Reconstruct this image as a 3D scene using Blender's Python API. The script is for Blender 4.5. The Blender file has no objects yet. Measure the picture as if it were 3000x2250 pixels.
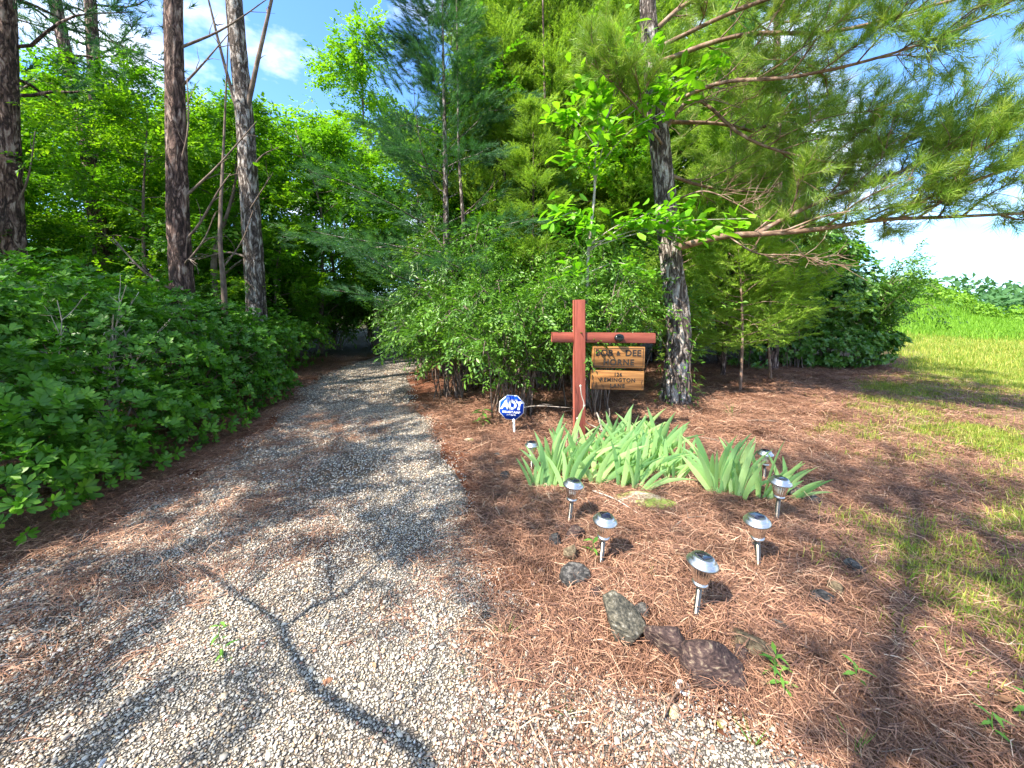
import bpy, math, random
import numpy as np
from mathutils import Vector, Matrix

R = math.radians
S = bpy.context.scene
C = S.collection
rng = np.random.default_rng(7)
random.seed(7)

# ------------------------------------------------------------------ camera
cam = bpy.data.objects.new('camera', bpy.data.cameras.new('camera'))
C.objects.link(cam)
cam.location = (0, 0, 1.5)
cam.rotation_euler = (R(87), 0, 0)
cam.data.sensor_width = 36
cam.data.lens = 384.7 / 1024 * 36
cam.data.shift_y = -0.0604
cam.data.clip_start = 0.05
cam.data.clip_end = 4000
S.camera = cam

# ------------------------------------------------------------------ light
SUN = Vector((-0.69, -0.60, 1.14)).normalized()          # towards the sun: left, a little behind
elev = math.asin(SUN.z)
azim = math.atan2(SUN.x, SUN.y)
world = bpy.data.worlds.new('World')
S.world = world
world.use_nodes = True
wn, wl = world.node_tree.nodes, world.node_tree.links
wn.clear()
sky = wn.new('ShaderNodeTexSky')
sky.sky_type = 'NISHITA'
sky.sun_disc = False
sky.sun_elevation = elev
sky.sun_rotation = azim
sky.ozone_density = 2.0
tc = wn.new('ShaderNodeTexCoord')
mp = wn.new('ShaderNodeMapping')
mp.inputs['Scale'].default_value = (1.0, 1.0, 1.9)
mp.inputs['Location'].default_value = (0.33, 0.1, 0.2)
wl.new(tc.outputs['Generated'], mp.inputs['Vector'])
nz = wn.new('ShaderNodeTexNoise')
nz.inputs['Scale'].default_value = 2.6
nz.inputs['Detail'].default_value = 9
nz.inputs['Roughness'].default_value = 0.55
wl.new(mp.outputs['Vector'], nz.inputs['Vector'])
rp = wn.new('ShaderNodeValToRGB')
rp.color_ramp.elements[0].position = 0.47
rp.color_ramp.elements[1].position = 0.63
wl.new(nz.outputs['Fac'], rp.inputs['Fac'])
tint = wn.new('ShaderNodeMix'); tint.data_type = 'RGBA'; tint.blend_type = 'MULTIPLY'
tint.inputs[0].default_value = 1.0
wl.new(sky.outputs['Color'], tint.inputs[6])
tint.inputs[7].default_value = (0.55, 0.80, 1.08, 1)
mx = wn.new('ShaderNodeMix'); mx.data_type = 'RGBA'
wl.new(rp.outputs['Color'], mx.inputs[0])
wl.new(tint.outputs[2], mx.inputs[6])
mx.inputs[7].default_value = (5.6, 5.7, 5.9, 1)
bg = wn.new('ShaderNodeBackground')
bg.inputs['Strength'].default_value = 0.15
wl.new(mx.outputs[2], bg.inputs['Color'])
wo = wn.new('ShaderNodeOutputWorld')
wl.new(bg.outputs['Background'], wo.inputs['Surface'])

sl = bpy.data.lights.new('sun', 'SUN')
sl.energy = 4.8
sl.angle = R(0.5)
sl.color = (1.0, 0.93, 0.80)
so = bpy.data.objects.new('sun', sl)
C.objects.link(so)
so.location = (-20, -8, 30)
so.rotation_euler = (-SUN).to_track_quat('-Z', 'Y').to_euler()

S.view_settings.view_transform = 'Standard'
S.view_settings.look = 'None'
S.view_settings.exposure = 1.65
S.view_settings.gamma = 1.0
S.view_settings.use_curve_mapping = False
S.render.engine = 'CYCLES'
S.cycles.max_bounces = 8
S.cycles.diffuse_bounces = 4
S.cycles.glossy_bounces = 3
S.cycles.transmission_bounces = 6
S.cycles.transparent_max_bounces = 8
S.cycles.caustics_reflective = False
S.cycles.caustics_refractive = False
S.cycles.sample_clamp_indirect = 6
S.cycles.use_denoising = True
S.cycles.denoiser = 'OPENIMAGEDENOISE'

# ------------------------------------------------------------------ helpers
def tag(o, label=None, cat=None, group=None, kind=None):
    if label: o['label'] = label
    if cat: o['category'] = cat
    if group: o['group'] = group
    if kind: o['kind'] = kind
    return o

def empty(name, loc, label=None, cat=None, group=None, rz=0.0):
    o = bpy.data.objects.new(name, None)
    C.objects.link(o)
    o.location = loc
    o.rotation_euler = (0, 0, rz)
    o.empty_display_size = 0.1
    return tag(o, label, cat, group)

class MB:
    """collects triangles / quads with a per-vertex tint"""
    def __init__(s):
        s.v, s.f, s.t, s.n = [], [], [], 0
    def add(s, v, f, t=0.5):
        v = np.asarray(v, dtype=np.float32).reshape(-1, 3)
        f = np.asarray(f, dtype=np.int32)
        s.v.append(v)
        s.f.append(f + s.n)
        s.t.append(np.broadcast_to(np.asarray(t, dtype=np.float32), (len(v),)))
        s.n += len(v)
    def mesh(s, name, smooth=False):
        me = bpy.data.meshes.new(name)
        v = np.concatenate(s.v)
        tri = [f for f in s.f if f.shape[1] == 3]
        qd = [f for f in s.f if f.shape[1] == 4]
        tri = np.concatenate(tri) if tri else np.zeros((0, 3), np.int32)
        qd = np.concatenate(qd) if qd else np.zeros((0, 4), np.int32)
        loops = np.concatenate([tri.ravel(), qd.ravel()])
        starts = np.concatenate([np.arange(len(tri)) * 3, len(tri) * 3 + np.arange(len(qd)) * 4]).astype(np.int32)
        me.vertices.add(len(v)); me.vertices.foreach_set('co', v.ravel())
        me.loops.add(len(loops)); me.loops.foreach_set('vertex_index', loops)
        me.polygons.add(len(starts)); me.polygons.foreach_set('loop_start', starts)
        me.update(calc_edges=True)
        a = me.attributes.new('tint', 'FLOAT', 'POINT')
        a.data.foreach_set('value', np.concatenate(s.t).astype(np.float32))
        if smooth:
            me.polygons.foreach_set('use_smooth', np.ones(len(starts), bool))
        me.update()
        return me
    def build(s, name, m, parent=None, smooth=False, loc=None):
        me = s.mesh(name, smooth)
        return link(name, me, m, parent, loc)

def link(name, me, m, parent=None, loc=None):
    o = bpy.data.objects.new(name, me)
    C.objects.link(o)
    if m is not None and len(me.materials) == 0:
        me.materials.append(m)
    if parent is not None: o.parent = parent
    if loc is not None: o.location = loc
    return o

def copy_tree(o, loc, rz=0.0, sc=1.0, label=None, group=None):
    c = o.copy(); C.objects.link(c)
    c.location = loc; c.rotation_euler = (0, 0, rz)
    c.scale = (sc, sc, sc) if not isinstance(sc, tuple) else sc
    if label: c['label'] = label
    if group: c['group'] = group
    for ch in [x for x in o.children]:
        d = ch.copy(); C.objects.link(d); d.parent = c
        for g in [x for x in ch.children]:
            e = g.copy(); C.objects.link(e); e.parent = d
    return c

def nrm(a):
    a = np.asarray(a, float)
    return a / np.maximum(np.linalg.norm(a, axis=-1, keepdims=True), 1e-9)

def frames(d, n):
    """rotation matrices whose columns are: d (length), side, normal"""
    d = nrm(d)
    s = nrm(np.cross(n, d))
    z = np.cross(d, s)
    return np.stack([d, s, z], axis=-1)

def scatter(mb, tv, tf, P, M, sc, tint, tt=None):
    """template verts tv put at P with matrices M and scales sc"""
    N = len(P)
    if N == 0: return
    sc = np.broadcast_to(np.asarray(sc, float), (N,))
    V = np.einsum('nij,kj->nki', M, tv) * sc[:, None, None] + np.asarray(P)[:, None, :]
    k = len(tv)
    F = np.asarray(tf)[None] + (np.arange(N) * k)[:, None, None]
    T = np.repeat(np.asarray(tint, float), k)
    if tt is not None: T = np.clip(T + np.tile(tt, N), 0, 1)
    mb.add(V.reshape(-1, 3), F.reshape(-1, F.shape[-1]), T)

def tube(mb, pts, rad, sides=7, t=0.5, cap=True, rough=0.0, plates=0.0):
    pts = np.asarray(pts, float)
    rad = np.broadcast_to(np.asarray(rad, float), (len(pts),))
    tg = nrm(np.gradient(pts, axis=0))
    up = np.array([0.31, 0.17, 0.93])
    if abs(tg[0] @ up) > 0.9: up = np.array([1.0, 0.1, 0.0])
    a = np.arange(sides) / sides * 2 * np.pi
    V = []
    u = nrm(np.cross(tg[0], up))
    for i, p in enumerate(pts):
        u = nrm(u - (u @ tg[i]) * tg[i]); w = np.cross(tg[i], u)
        r = rad[i] * (1 + (rng.normal(0, rough, sides) if rough else 0))
        if plates:                                          # furrowed bark: long plates standing proud of narrow cracks
            n1 = vnoise(np.cos(a) * 2.6 + 7, np.sin(a) * 2.6 + p[2] * 1.1, 2.4, 61); n2 = vnoise(np.cos(a) * 5 + p[2] * 2.0, np.sin(a) * 5 + p[2] * 3.5, 2.2, 62)
            r = r * (1 + plates * (np.minimum(np.abs(n1 - .5) * 5, 1) - .5) + plates * .7 * (n2 - .5))
        V.append(p + (np.cos(a) * r)[:, None] * u + (np.sin(a) * r)[:, None] * w)
    V = np.concatenate(V)
    F = []
    for i in range(len(pts) - 1):
        for j in range(sides):
            k = (j + 1) % sides
            F.append((i * sides + j, i * sides + k, (i + 1) * sides + k, (i + 1) * sides + j))
    mb.add(V, F, t)
    if cap:
        n = len(pts) - 1
        base = mb.n - len(V)
        for ring, p in ((0, pts[0]), (n, pts[n])):
            mb.v.append(np.asarray([p], np.float32)); mb.t.append(np.asarray([t if np.isscalar(t) else 0.5], np.float32))
            ci = mb.n; mb.n += 1
            f = [((base + ring * sides + j), (base + ring * sides + (j + 1) % sides), ci) for j in range(sides)]
            mb.f.append(np.asarray(f, np.int32))

def spline(pts, n):
    """Catmull-Rom through pts, n samples"""
    p = np.asarray(pts, float)
    if len(p) < 3:
        return p[0] + (p[-1] - p[0]) * np.linspace(0, 1, n)[:, None]
    q = np.vstack([2 * p[0] - p[1], p, 2 * p[-1] - p[-2]])
    u = np.linspace(0, len(p) - 1 - 1e-6, n); i = u.astype(int); f = (u - i)[:, None]
    a, b, c, d = q[i], q[i + 1], q[i + 2], q[i + 3]
    return 0.5 * (2 * b + (c - a) * f + (2 * a - 5 * b + 4 * c - d) * f ** 2 + (3 * b - a - 3 * c + d) * f ** 3)

def lathe(mb, prof, sides=24, t=0.5, rib=0.0, nrib=0, closed=False):
    a = np.arange(sides) / sides * 2 * np.pi
    V = []
    for r, z in prof:
        rr = r * (1 + (rib * np.cos(a * nrib) if nrib else 0))
        V.append(np.stack([np.cos(a) * rr, np.sin(a) * rr, np.full(sides, z)], -1))
    V = np.concatenate(V); F = []
    for i in range(len(prof) - 1):
        for j in range(sides):
            k = (j + 1) % sides
            F.append((i * sides + j, i * sides + k, (i + 1) * sides + k, (i + 1) * sides + j))
    mb.add(V, F, t)

def bevbox(mb, c, s, b=0.004, t=0.5):
    """box with chamfered edges: centre c, size s"""
    c = np.asarray(c, float); h = np.asarray(s, float) / 2
    V, idx = [], {}
    for sx in (-1, 1):
        for sy in (-1, 1):
            for sz in (-1, 1):
                for ax in range(3):
                    p = np.array([sx, sy, sz]) * h
                    q = p - np.array([sx, sy, sz]) * b
                    q[ax] = p[ax]
                    idx[(sx, sy, sz, ax)] = len(V); V.append(c + q)
    F4, F3 = [], []
    for ax in range(3):
        o1, o2 = [k for k in range(3) if k != ax]
        for sg in (-1, 1):
            loop = []
            for (a, b2) in ((-1, -1), (1, -1), (1, 1), (-1, 1)):
                k = [0, 0, 0]; k[ax] = sg; k[o1] = a; k[o2] = b2
                loop.append(idx[tuple(k) + (ax,)])
            F4.append(loop)
    for ax in range(3):                                   # edges along ax
        o1, o2 = [k for k in range(3) if k != ax]
        for a in (-1, 1):
            for b2 in (-1, 1):
                k0 = [0, 0, 0]; k0[o1] = a; k0[o2] = b2; k0[ax] = -1
                k1 = list(k0); k1[ax] = 1
                F4.append([idx[tuple(k0) + (o1,)], idx[tuple(k1) + (o1,)], idx[tuple(k1) + (o2,)], idx[tuple(k0) + (o2,)]])
    for sx in (-1, 1):
        for sy in (-1, 1):
            for sz in (-1, 1):
                F3.append([idx[(sx, sy, sz, k)] for k in range(3)])
    n0 = mb.n
    mb.add(V, F4, t)
    mb.f.append(np.asarray(F3, np.int32) + n0)

def sstep(a, b, x):
    t = np.clip((np.asarray(x, float) - a) / (b - a), 0, 1)
    return t * t * (3 - 2 * t)

def vnoise(x, y, sc, seed=0):
    """cheap smooth value noise in numpy"""
    x = np.asarray(x, float) * sc + 100.3 * seed; y = np.asarray(y, float) * sc - 57.7 * seed
    xi, yi = np.floor(x), np.floor(y); fx, fy = x - xi, y - yi
    fx, fy = fx * fx * (3 - 2 * fx), fy * fy * (3 - 2 * fy)
    h = lambda a, b: np.modf(np.abs(np.sin(a * 127.1 + b * 311.7) * 43758.5453))[0]
    return (h(xi, yi) * (1 - fx) + h(xi + 1, yi) * fx) * (1 - fy) + (h(xi, yi + 1) * (1 - fx) + h(xi + 1, yi + 1) * fx) * fy

# ------------------------------------------------------------------ terrain
def H(x, y):
    x = np.asarray(x, float); y = np.asarray(y, float)
    z = 0.08 * np.exp(-(((x - 1.15) / 1.15) ** 2 + ((y - 2.65) / 1.1) ** 2))
    z = z + 0.05 * (vnoise(x, y, 0.6, 1) - 0.5) * sstep(1.0, 4.0, np.abs(x + 1.3) + 0.4)
    z = z + 2.5 * np.exp(-((y - 37) / 12.5) ** 2) * (1 - sstep(-4.0, 3.5, x - 1.12 * y)) * sstep(6, 24, x)
    z = z - 5.0 * sstep(45, 90, y) * sstep(10, 50, x) - 2.0 * sstep(2, 14, x - 1.15 * y) * sstep(18, 30, y) - 3.5 * sstep(44, 62, x)
    return z
def Hs(x, y): return float(H(x, y))

LB = np.array([(-5, 1.7), (1.0, 1.8), (1.5, 2.05), (2.2, 2.6), (3.5, 3.6), (5.9, 5.4), (8.4, 8.6), (13, 13.2), (20, 20), (60, 55)])
def lawn(x, y):
    b = np.interp(y, LB[:, 0], LB[:, 1])
    w = np.interp(y, [1, 3, 8], [1.6, 1.4, 1.0])
    return sstep(-0.5, 0.7, (x - b) / w + 0.9 * (vnoise(x, y, 1.3, 4) - 0.5))

DL = spline([(-3.6, -4), (-3.1, 0.5), (-2.95, 2.0), (-2.74, 2.6), (-2.8, 3.4), (-3.02, 4.6), (-3.63, 6.4), (-4.0, 8.1), (-3.92, 9.9), (-3.47, 11.64), (-2.4, 13.6), (-0.6, 15.3), (2.4, 16.5)], 160)
DR = spline([(3.6, -4), (2.4, 0.2), (1.12, 1.12), (0.60, 1.36), (0.12, 1.55), (0.0, 1.85), (-0.15, 2.3), (-0.42, 3.15), (-0.86, 4.4), (-1.4, 5.6), (-1.75, 6.6), (-2.1, 8.0), (-2.05, 9.6), (-1.4, 11.2), (0.4, 12.6), (2.8, 13.4)], 160)
def drive_uv(x, y):
    """fraction across the drive (0 left, 1 right) at y below 11"""
    l = np.interp(y, DL[:110, 1], DL[:110, 0]); r = np.interp(y, DR[:115, 1], DR[:115, 0])
    return (np.asarray(x) - l) / (r - l), r - l

# ------------------------------------------------------------------ materials
def newmat(name):
    m = bpy.data.materials.new(name); m.use_nodes = True
    n, l = m.node_tree.nodes, m.node_tree.links
    n.clear()
    out = n.new('ShaderNodeOutputMaterial')
    return m, n, l, out

def ramp(n, stops):
    r = n.new('ShaderNodeValToRGB')
    e = r.color_ramp.elements
    while len(e) < len(stops): e.new(0.5)
    for k, (p, c) in zip(e, stops):
        k.position = p; k.color = (*c, 1)
    return r

def tintfac(n, l, wt=0.7, wo_=0.3):
    at = n.new('ShaderNodeAttribute'); at.attribute_name = 'tint'
    oi = n.new('ShaderNodeObjectInfo')
    a = n.new('ShaderNodeMath'); a.operation = 'MULTIPLY'; a.inputs[1].default_value = wt
    l.new(at.outputs['Fac'], a.inputs[0])
    b = n.new('ShaderNodeMath'); b.operation = 'MULTIPLY_ADD'; b.inputs[1].default_value = wo_
    l.new(oi.outputs['Random'], b.inputs[0]); l.new(a.outputs[0], b.inputs[2])
    return b.outputs[0]

def leafmat(name, stops, transl=0.35, rough=0.45, spec=0.35, tmul=(1.5, 1.7, 0.7), wt=0.75, wo_=0.25):
    m, n, l, out = newmat(name)
    r = ramp(n, stops)
    l.new(tintfac(n, l, wt, wo_), r.inputs['Fac'])
    p = n.new('ShaderNodeBsdfPrincipled')
    p.inputs['Roughness'].default_value = rough
    p.inputs['Specular IOR Level'].default_value = spec
    l.new(r.outputs['Color'], p.inputs['Base Color'])
    t = n.new('ShaderNodeBsdfTranslucent')
    mu = n.new('ShaderNodeMix'); mu.data_type = 'RGBA'; mu.blend_type = 'MULTIPLY'; mu.inputs[0].default_value = 1
    l.new(r.outputs['Color'], mu.inputs[6]); mu.inputs[7].default_value = (*tmul, 1)
    l.new(mu.outputs[2], t.inputs['Color'])
    x = n.new('ShaderNodeMixShader'); x.inputs[0].default_value = transl
    l.new(p.outputs[0], x.inputs[1]); l.new(t.outputs[0], x.inputs[2])
    l.new(x.outputs[0], out.inputs['Surface'])
    return m

def noisemat(name, stops, scale=(8, 8, 8), detail=6, rough=0.8, bump=0.3, bdist=0.01, nscale=1.0, metal=0.0, spec=0.3,
             coords='Object', vor=None, dist=0.0):
    m, n, l, out = newmat(name)
    c = n.new('ShaderNodeTexCoord'); mp = n.new('ShaderNodeMapping'); mp.inputs['Scale'].default_value = scale
    l.new(c.outputs[coords], mp.inputs['Vector'])
    t = n.new('ShaderNodeTexNoise'); t.inputs['Scale'].default_value = nscale; t.inputs['Detail'].default_value = detail
    t.inputs['Roughness'].default_value = 0.62; t.inputs['Distortion'].default_value = dist
    l.new(mp.outputs['Vector'], t.inputs['Vector'])
    fac = t.outputs['Fac']
    if vor:                                                # long ragged cracks between plates
        m2 = n.new('ShaderNodeMapping'); m2.inputs['Scale'].default_value = (vor, vor, vor * 0.28); l.new(c.outputs[coords], m2.inputs['Vector'])
        t2 = n.new('ShaderNodeTexNoise'); t2.inputs['Scale'].default_value = 1.0; t2.inputs['Detail'].default_value = 5; t2.inputs['Roughness'].default_value = 0.6; t2.inputs['Distortion'].default_value = 0.6
        l.new(m2.outputs['Vector'], t2.inputs['Vector'])
        s1 = n.new('ShaderNodeMath'); s1.operation = 'SUBTRACT'; s1.inputs[1].default_value = 0.5; l.new(t2.outputs['Fac'], s1.inputs[0])
        s2 = n.new('ShaderNodeMath'); s2.operation = 'ABSOLUTE'; l.new(s1.outputs[0], s2.inputs[0])
        s3 = n.new('ShaderNodeMath'); s3.operation = 'MULTIPLY'; s3.inputs[1].default_value = 11.0; s3.use_clamp = True; l.new(s2.outputs[0], s3.inputs[0])
        ad = n.new('ShaderNodeMath'); ad.operation = 'MULTIPLY_ADD'; ad.inputs[1].default_value = 0.62; ad.inputs[2].default_value = 0.38; l.new(s3.outputs[0], ad.inputs[0])
        m3 = n.new('ShaderNodeMath'); m3.operation = 'MULTIPLY'; l.new(ad.outputs[0], m3.inputs[0]); l.new(t.outputs['Fac'], m3.inputs[1])
        m4 = n.new('ShaderNodeMath'); m4.operation = 'MULTIPLY'; m4.inputs[1].default_value = 1.12; l.new(m3.outputs[0], m4.inputs[0]); fac = m4.outputs[0]
    r = ramp(n, stops)
    l.new(fac, r.inputs['Fac'])
    p = n.new('ShaderNodeBsdfPrincipled'); p.inputs['Roughness'].default_value = rough
    p.inputs['Metallic'].default_value = metal; p.inputs['Specular IOR Level'].default_value = spec
    l.new(r.outputs['Color'], p.inputs['Base Color'])
    if bump:
        b = n.new('ShaderNodeBump'); b.inputs['Strength'].default_value = bump; b.inputs['Distance'].default_value = bdist
        l.new(fac, b.inputs['Height']); l.new(b.outputs['Normal'], p.inputs['Normal'])
    l.new(p.outputs[0], out.inputs['Surface'])
    return m

def plain(name, col, rough=0.5, metal=0.0, spec=0.5):
    return noisemat(name, [(0.3, tuple(c * 0.85 for c in col)), (0.7, tuple(min(1, c * 1.12) for c in col))], (20, 20, 20), 4, rough, 0.0, metal=metal, spec=spec)

M = {}
M['hedge'] = leafmat('hedge_leaf', [(0.0, (0.02, 0.08, 0.007)), (0.4, (0.06, 0.18, 0.013)), (0.75, (0.125, 0.29, 0.022)), (0.96, (0.23, 0.40, 0.04)), (1.0, (0.34, 0.27, 0.06))], 0.35, 0.42, 0.35)
M['broad'] = leafmat('broadleaf_leaf', [(0.0, (0.035, 0.12, 0.010)), (0.5, (0.09, 0.23, 0.014)), (1.0, (0.20, 0.36, 0.03))], 0.5, 0.5, 0.3, (2.0, 1.9, 0.5))
M['sapling'] = leafmat('sapling_leaf', [(0.0, (0.09, 0.28, 0.012)), (0.6, (0.18, 0.42, 0.02)), (1.0, (0.28, 0.52, 0.06))], 0.4, 0.4, 0.4, (1.6, 1.6, 0.6))
M['shrub'] = leafmat('shrub_leaf', [(0.0, (0.042, 0.115, 0.013)), (0.6, (0.095, 0.215, 0.024)), (1.0, (0.22, 0.37, 0.05))], 0.3, 0.4, 0.4)
M['bush'] = leafmat('round_bush_leaf', [(0.0, (0.028, 0.095, 0.012)), (0.55, (0.075, 0.19, 0.024)), (0.88, (0.16, 0.29, 0.05)), (1.0, (0.30, 0.38, 0.16))], 0.25, 0.33, 0.5)
M['cedar'] = leafmat('cedar_needle', [(0.0, (0.12, 0.20, 0.025)), (0.5, (0.22, 0.36, 0.05)), (0.9, (0.34, 0.48, 0.09)), (1.0, (0.44, 0.42, 0.18))], 0.5, 0.55, 0.25, (1.6, 1.6, 0.6))
M['whitepine'] = leafmat('white_pine_needle', [(0.0, (0.028, 0.08, 0.034)), (0.6, (0.05, 0.14, 0.052)), (1.0, (0.12, 0.24, 0.06))], 0.3, 0.5, 0.3)
M['pineneedle'] = leafmat('pine_needle', [(0.0, (0.07, 0.15, 0.025)), (0.5, (0.18, 0.29, 0.04)), (0.8, (0.32, 0.40, 0.07)), (1.0, (0.52, 0.36, 0.15))], 0.3, 0.45, 0.35)
M['iris'] = leafmat('iris_blade', [(0.0, (0.10, 0.24, 0.10)), (0.4, (0.23, 0.41, 0.17)), (0.75, (0.42, 0.58, 0.25)), (1.0, (0.60, 0.70, 0.38))], 0.45, 0.5, 0.3, (1.5, 1.5, 0.6), 0.4, 0.6)
M['straw'] = leafmat('straw_needle', [(0.0, (0.06, 0.032, 0.026)), (0.35, (0.20, 0.10, 0.066)), (0.7, (0.40, 0.215, 0.135)), (0.9, (0.56, 0.37, 0.25)), (1.0, (0.60, 0.48, 0.36))], 0.1, 0.6, 0.3, (1, 1, 1), 0.7, 0.3)
M['grass'] = leafmat('grass_blade', [(0.0, (0.09, 0.19, 0.02)), (0.4, (0.20, 0.29, 0.035)), (0.7, (0.38, 0.38, 0.07)), (1.0, (0.58, 0.47, 0.20))], 0.35, 0.55, 0.25, (1.4, 1.4, 0.6))
M['field'] = leafmat('field_grass', [(0.0, (0.09, 0.22, 0.015)), (1.0, (0.20, 0.36, 0.03))], 0.35, 0.55, 0.25, (1.4, 1.4, 0.6))
M['weed'] = leafmat('weed_leaf', [(0.0, (0.05, 0.16, 0.03)), (1.0, (0.16, 0.32, 0.05))], 0.35, 0.45, 0.35)
M['litter'] = leafmat('dry_leaf', [(0.0, (0.16, 0.07, 0.04)), (0.6, (0.34, 0.18, 0.10)), (1.0, (0.55, 0.40, 0.28))], 0.1, 0.6, 0.3, (1, 1, 1), 0.5, 0.5)
M['farwood'] = leafmat('far_wood_leaf', [(0.0, (0.03, 0.09, 0.03)), (1.0, (0.07, 0.16, 0.05))], 0.2, 0.6, 0.2)
M['redbark'] = noisemat('reddish_pine_bark', [(0.18, (0.015, 0.009, 0.008)), (0.36, (0.075, 0.044, 0.036)), (0.52, (0.18, 0.11, 0.088)), (0.66, (0.34, 0.26, 0.22))], (15, 15, 6), 11, 0.9, 1.0, 0.03, 1.0, vor=11)
M['greybark'] = noisemat('grey_plated_bark', [(0.17, (0.025, 0.018, 0.015)), (0.34, (0.10, 0.075, 0.063)), (0.48, (0.24, 0.195, 0.17)), (0.64, (0.46, 0.42, 0.385))], (14, 14, 7), 11, 0.9, 1.0, 0.035, 1.0, vor=10)
M['twig'] = noisemat('thin_bark', [(0.3, (0.06, 0.04, 0.03)), (0.6, (0.20, 0.15, 0.12)), (0.8, (0.42, 0.36, 0.31))], (14, 14, 6), 7, 0.9, 0.6, 0.01)
M['deadwood'] = noisemat('bleached_wood', [(0.3, (0.20, 0.16, 0.13)), (0.7, (0.55, 0.49, 0.43))], (20, 20, 6), 6, 0.85, 0.5, 0.005)
M['redwood'] = noisemat('red_painted_timber', [(0.25, (0.12, 0.028, 0.018)), (0.5, (0.23, 0.055, 0.035)), (0.75, (0.30, 0.085, 0.055))], (26, 26, 2.5), 8, 0.75, 0.5, 0.004)
M['redbar'] = noisemat('red_painted_bar', [(0.25, (0.12, 0.028, 0.018)), (0.5, (0.23, 0.055, 0.035)), (0.75, (0.30, 0.085, 0.055))], (2.5, 26, 26), 8, 0.75, 0.5, 0.004)
M['board'] = noisemat('varnished_pine_board', [(0.3, (0.09, 0.036, 0.010)), (0.45, (0.22, 0.095, 0.028)), (0.58, (0.33, 0.155, 0.048)), (0.7, (0.42, 0.23, 0.085))], (2.2, 10, 34), 8, 0.5, 0.3, 0.003, dist=0.6)
M['letter'] = plain('burnt_lettering', (0.018, 0.012, 0.01), 0.7)
M['black'] = plain('black_plastic', (0.015, 0.015, 0.017), 0.35)
M['blue'] = plain('blue_sign_face', (0.005, 0.06, 0.48), 0.5, 0.0, 0.15)
M['white'] = plain('white_paint', (0.78, 0.79, 0.80), 0.45)
M['steel'] = plain('brushed_steel', (0.50, 0.51, 0.52), 0.36, 1.0)
M['polesteel'] = plain('dull_steel_tube', (0.17, 0.15, 0.125), 0.33, 1.0)
M['solar'] = plain('solar_cell', (0.012, 0.014, 0.03), 0.12)
M['ring'] = plain('white_plastic_ring', (0.75, 0.73, 0.70), 0.5)

def lensmat():
    m, n, l, out = newmat('ribbed_clear_plastic')
    t = n.new('ShaderNodeBsdfTransparent'); t.inputs['Color'].default_value = (0.97, 0.95, 0.90, 1)
    g = n.new('ShaderNodeBsdfGlossy'); g.inputs['Roughness'].default_value = 0.1; g.inputs['Color'].default_value = (0.95, 0.93, 0.88, 1)
    d = n.new('ShaderNodeBsdfDiffuse'); d.inputs['Color'].default_value = (0.78, 0.74, 0.62, 1)
    f = n.new('ShaderNodeFresnel'); f.inputs['IOR'].default_value = 1.6
    a = n.new('ShaderNodeMixShader'); a.inputs[0].default_value = 0.7
    l.new(t.outputs[0], a.inputs[1]); l.new(d.outputs[0], a.inputs[2])
    b = n.new('ShaderNodeMixShader'); l.new(f.outputs[0], b.inputs[0])
    l.new(a.outputs[0], b.inputs[1]); l.new(g.outputs[0], b.inputs[2])
    l.new(b.outputs[0], out.inputs['Surface'])
    return m
M['lens'] = lensmat()

def rockmat(name, stops, moss=None):
    m = noisemat(name, stops, (42, 50, 95), 14, 0.85, 1.0, 0.007, 1.0, dist=0.35)
    if moss:
        n, l = m.node_tree.nodes, m.node_tree.links
        p = [k for k in n if k.type == 'BSDF_PRINCIPLED'][0]
        old = p.inputs['Base Color'].links[0].from_socket
        c = n.new('ShaderNodeTexCoord'); t = n.new('ShaderNodeTexNoise'); t.inputs['Scale'].default_value = 7; t.inputs['Detail'].default_value = 5
        l.new(c.outputs['Object'], t.inputs['Vector'])
        r = ramp(n, [(0.47, (0, 0, 0)), (0.56, (1, 1, 1))]); l.new(t.outputs['Fac'], r.inputs['Fac'])
        x = n.new('ShaderNodeMix'); x.data_type = 'RGBA'; l.new(r.outputs['Color'], x.inputs[0]); l.new(old, x.inputs[6]); x.inputs[7].default_value = (*moss, 1)
        l.new(x.outputs[2], p.inputs['Base Color'])
    return m
M['rk_dark'] = rockmat('dark_grey_rock', [(0.36, (0.012, 0.012, 0.012)), (0.5, (0.046, 0.043, 0.041)), (0.66, (0.149, 0.136, 0.124))])
M['rk_green'] = rockmat('green_grey_rock', [(0.36, (0.019, 0.019, 0.016)), (0.48, (0.059, 0.055, 0.042)), (0.58, (0.118, 0.102, 0.074)), (0.68, (0.279, 0.273, 0.242))])
M['rk_purple'] = rockmat('purple_brown_rock', [(0.36, (0.014, 0.009, 0.009)), (0.48, (0.046, 0.027, 0.025)), (0.58, (0.093, 0.059, 0.048)), (0.68, (0.248, 0.198, 0.136))])
M['rk_tan'] = rockmat('tan_rock', [(0.36, (0.031, 0.025, 0.015)), (0.5, (0.105, 0.077, 0.046)), (0.66, (0.223, 0.180, 0.112))])
M['rk_orange'] = rockmat('orange_rock', [(0.36, (0.12, 0.055, 0.035)), (0.5, (0.34, 0.16, 0.085)), (0.66, (0.55, 0.33, 0.19))])
M['rk_slab'] = rockmat('pale_slab_rock', [(0.36, (0.16, 0.12, 0.085)), (0.5, (0.38, 0.29, 0.20)), (0.66, (0.56, 0.46, 0.35))], (0.20, 0.24, 0.05))
M['rk_white'] = rockmat('white_quartz', [(0.3, (0.45, 0.43, 0.42)), (0.7, (0.75, 0.73, 0.71))])
M['rk_blue'] = rockmat('blue_grey_stone', [(0.3, (0.13, 0.16, 0.22)), (0.7, (0.33, 0.38, 0.46))])

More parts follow.
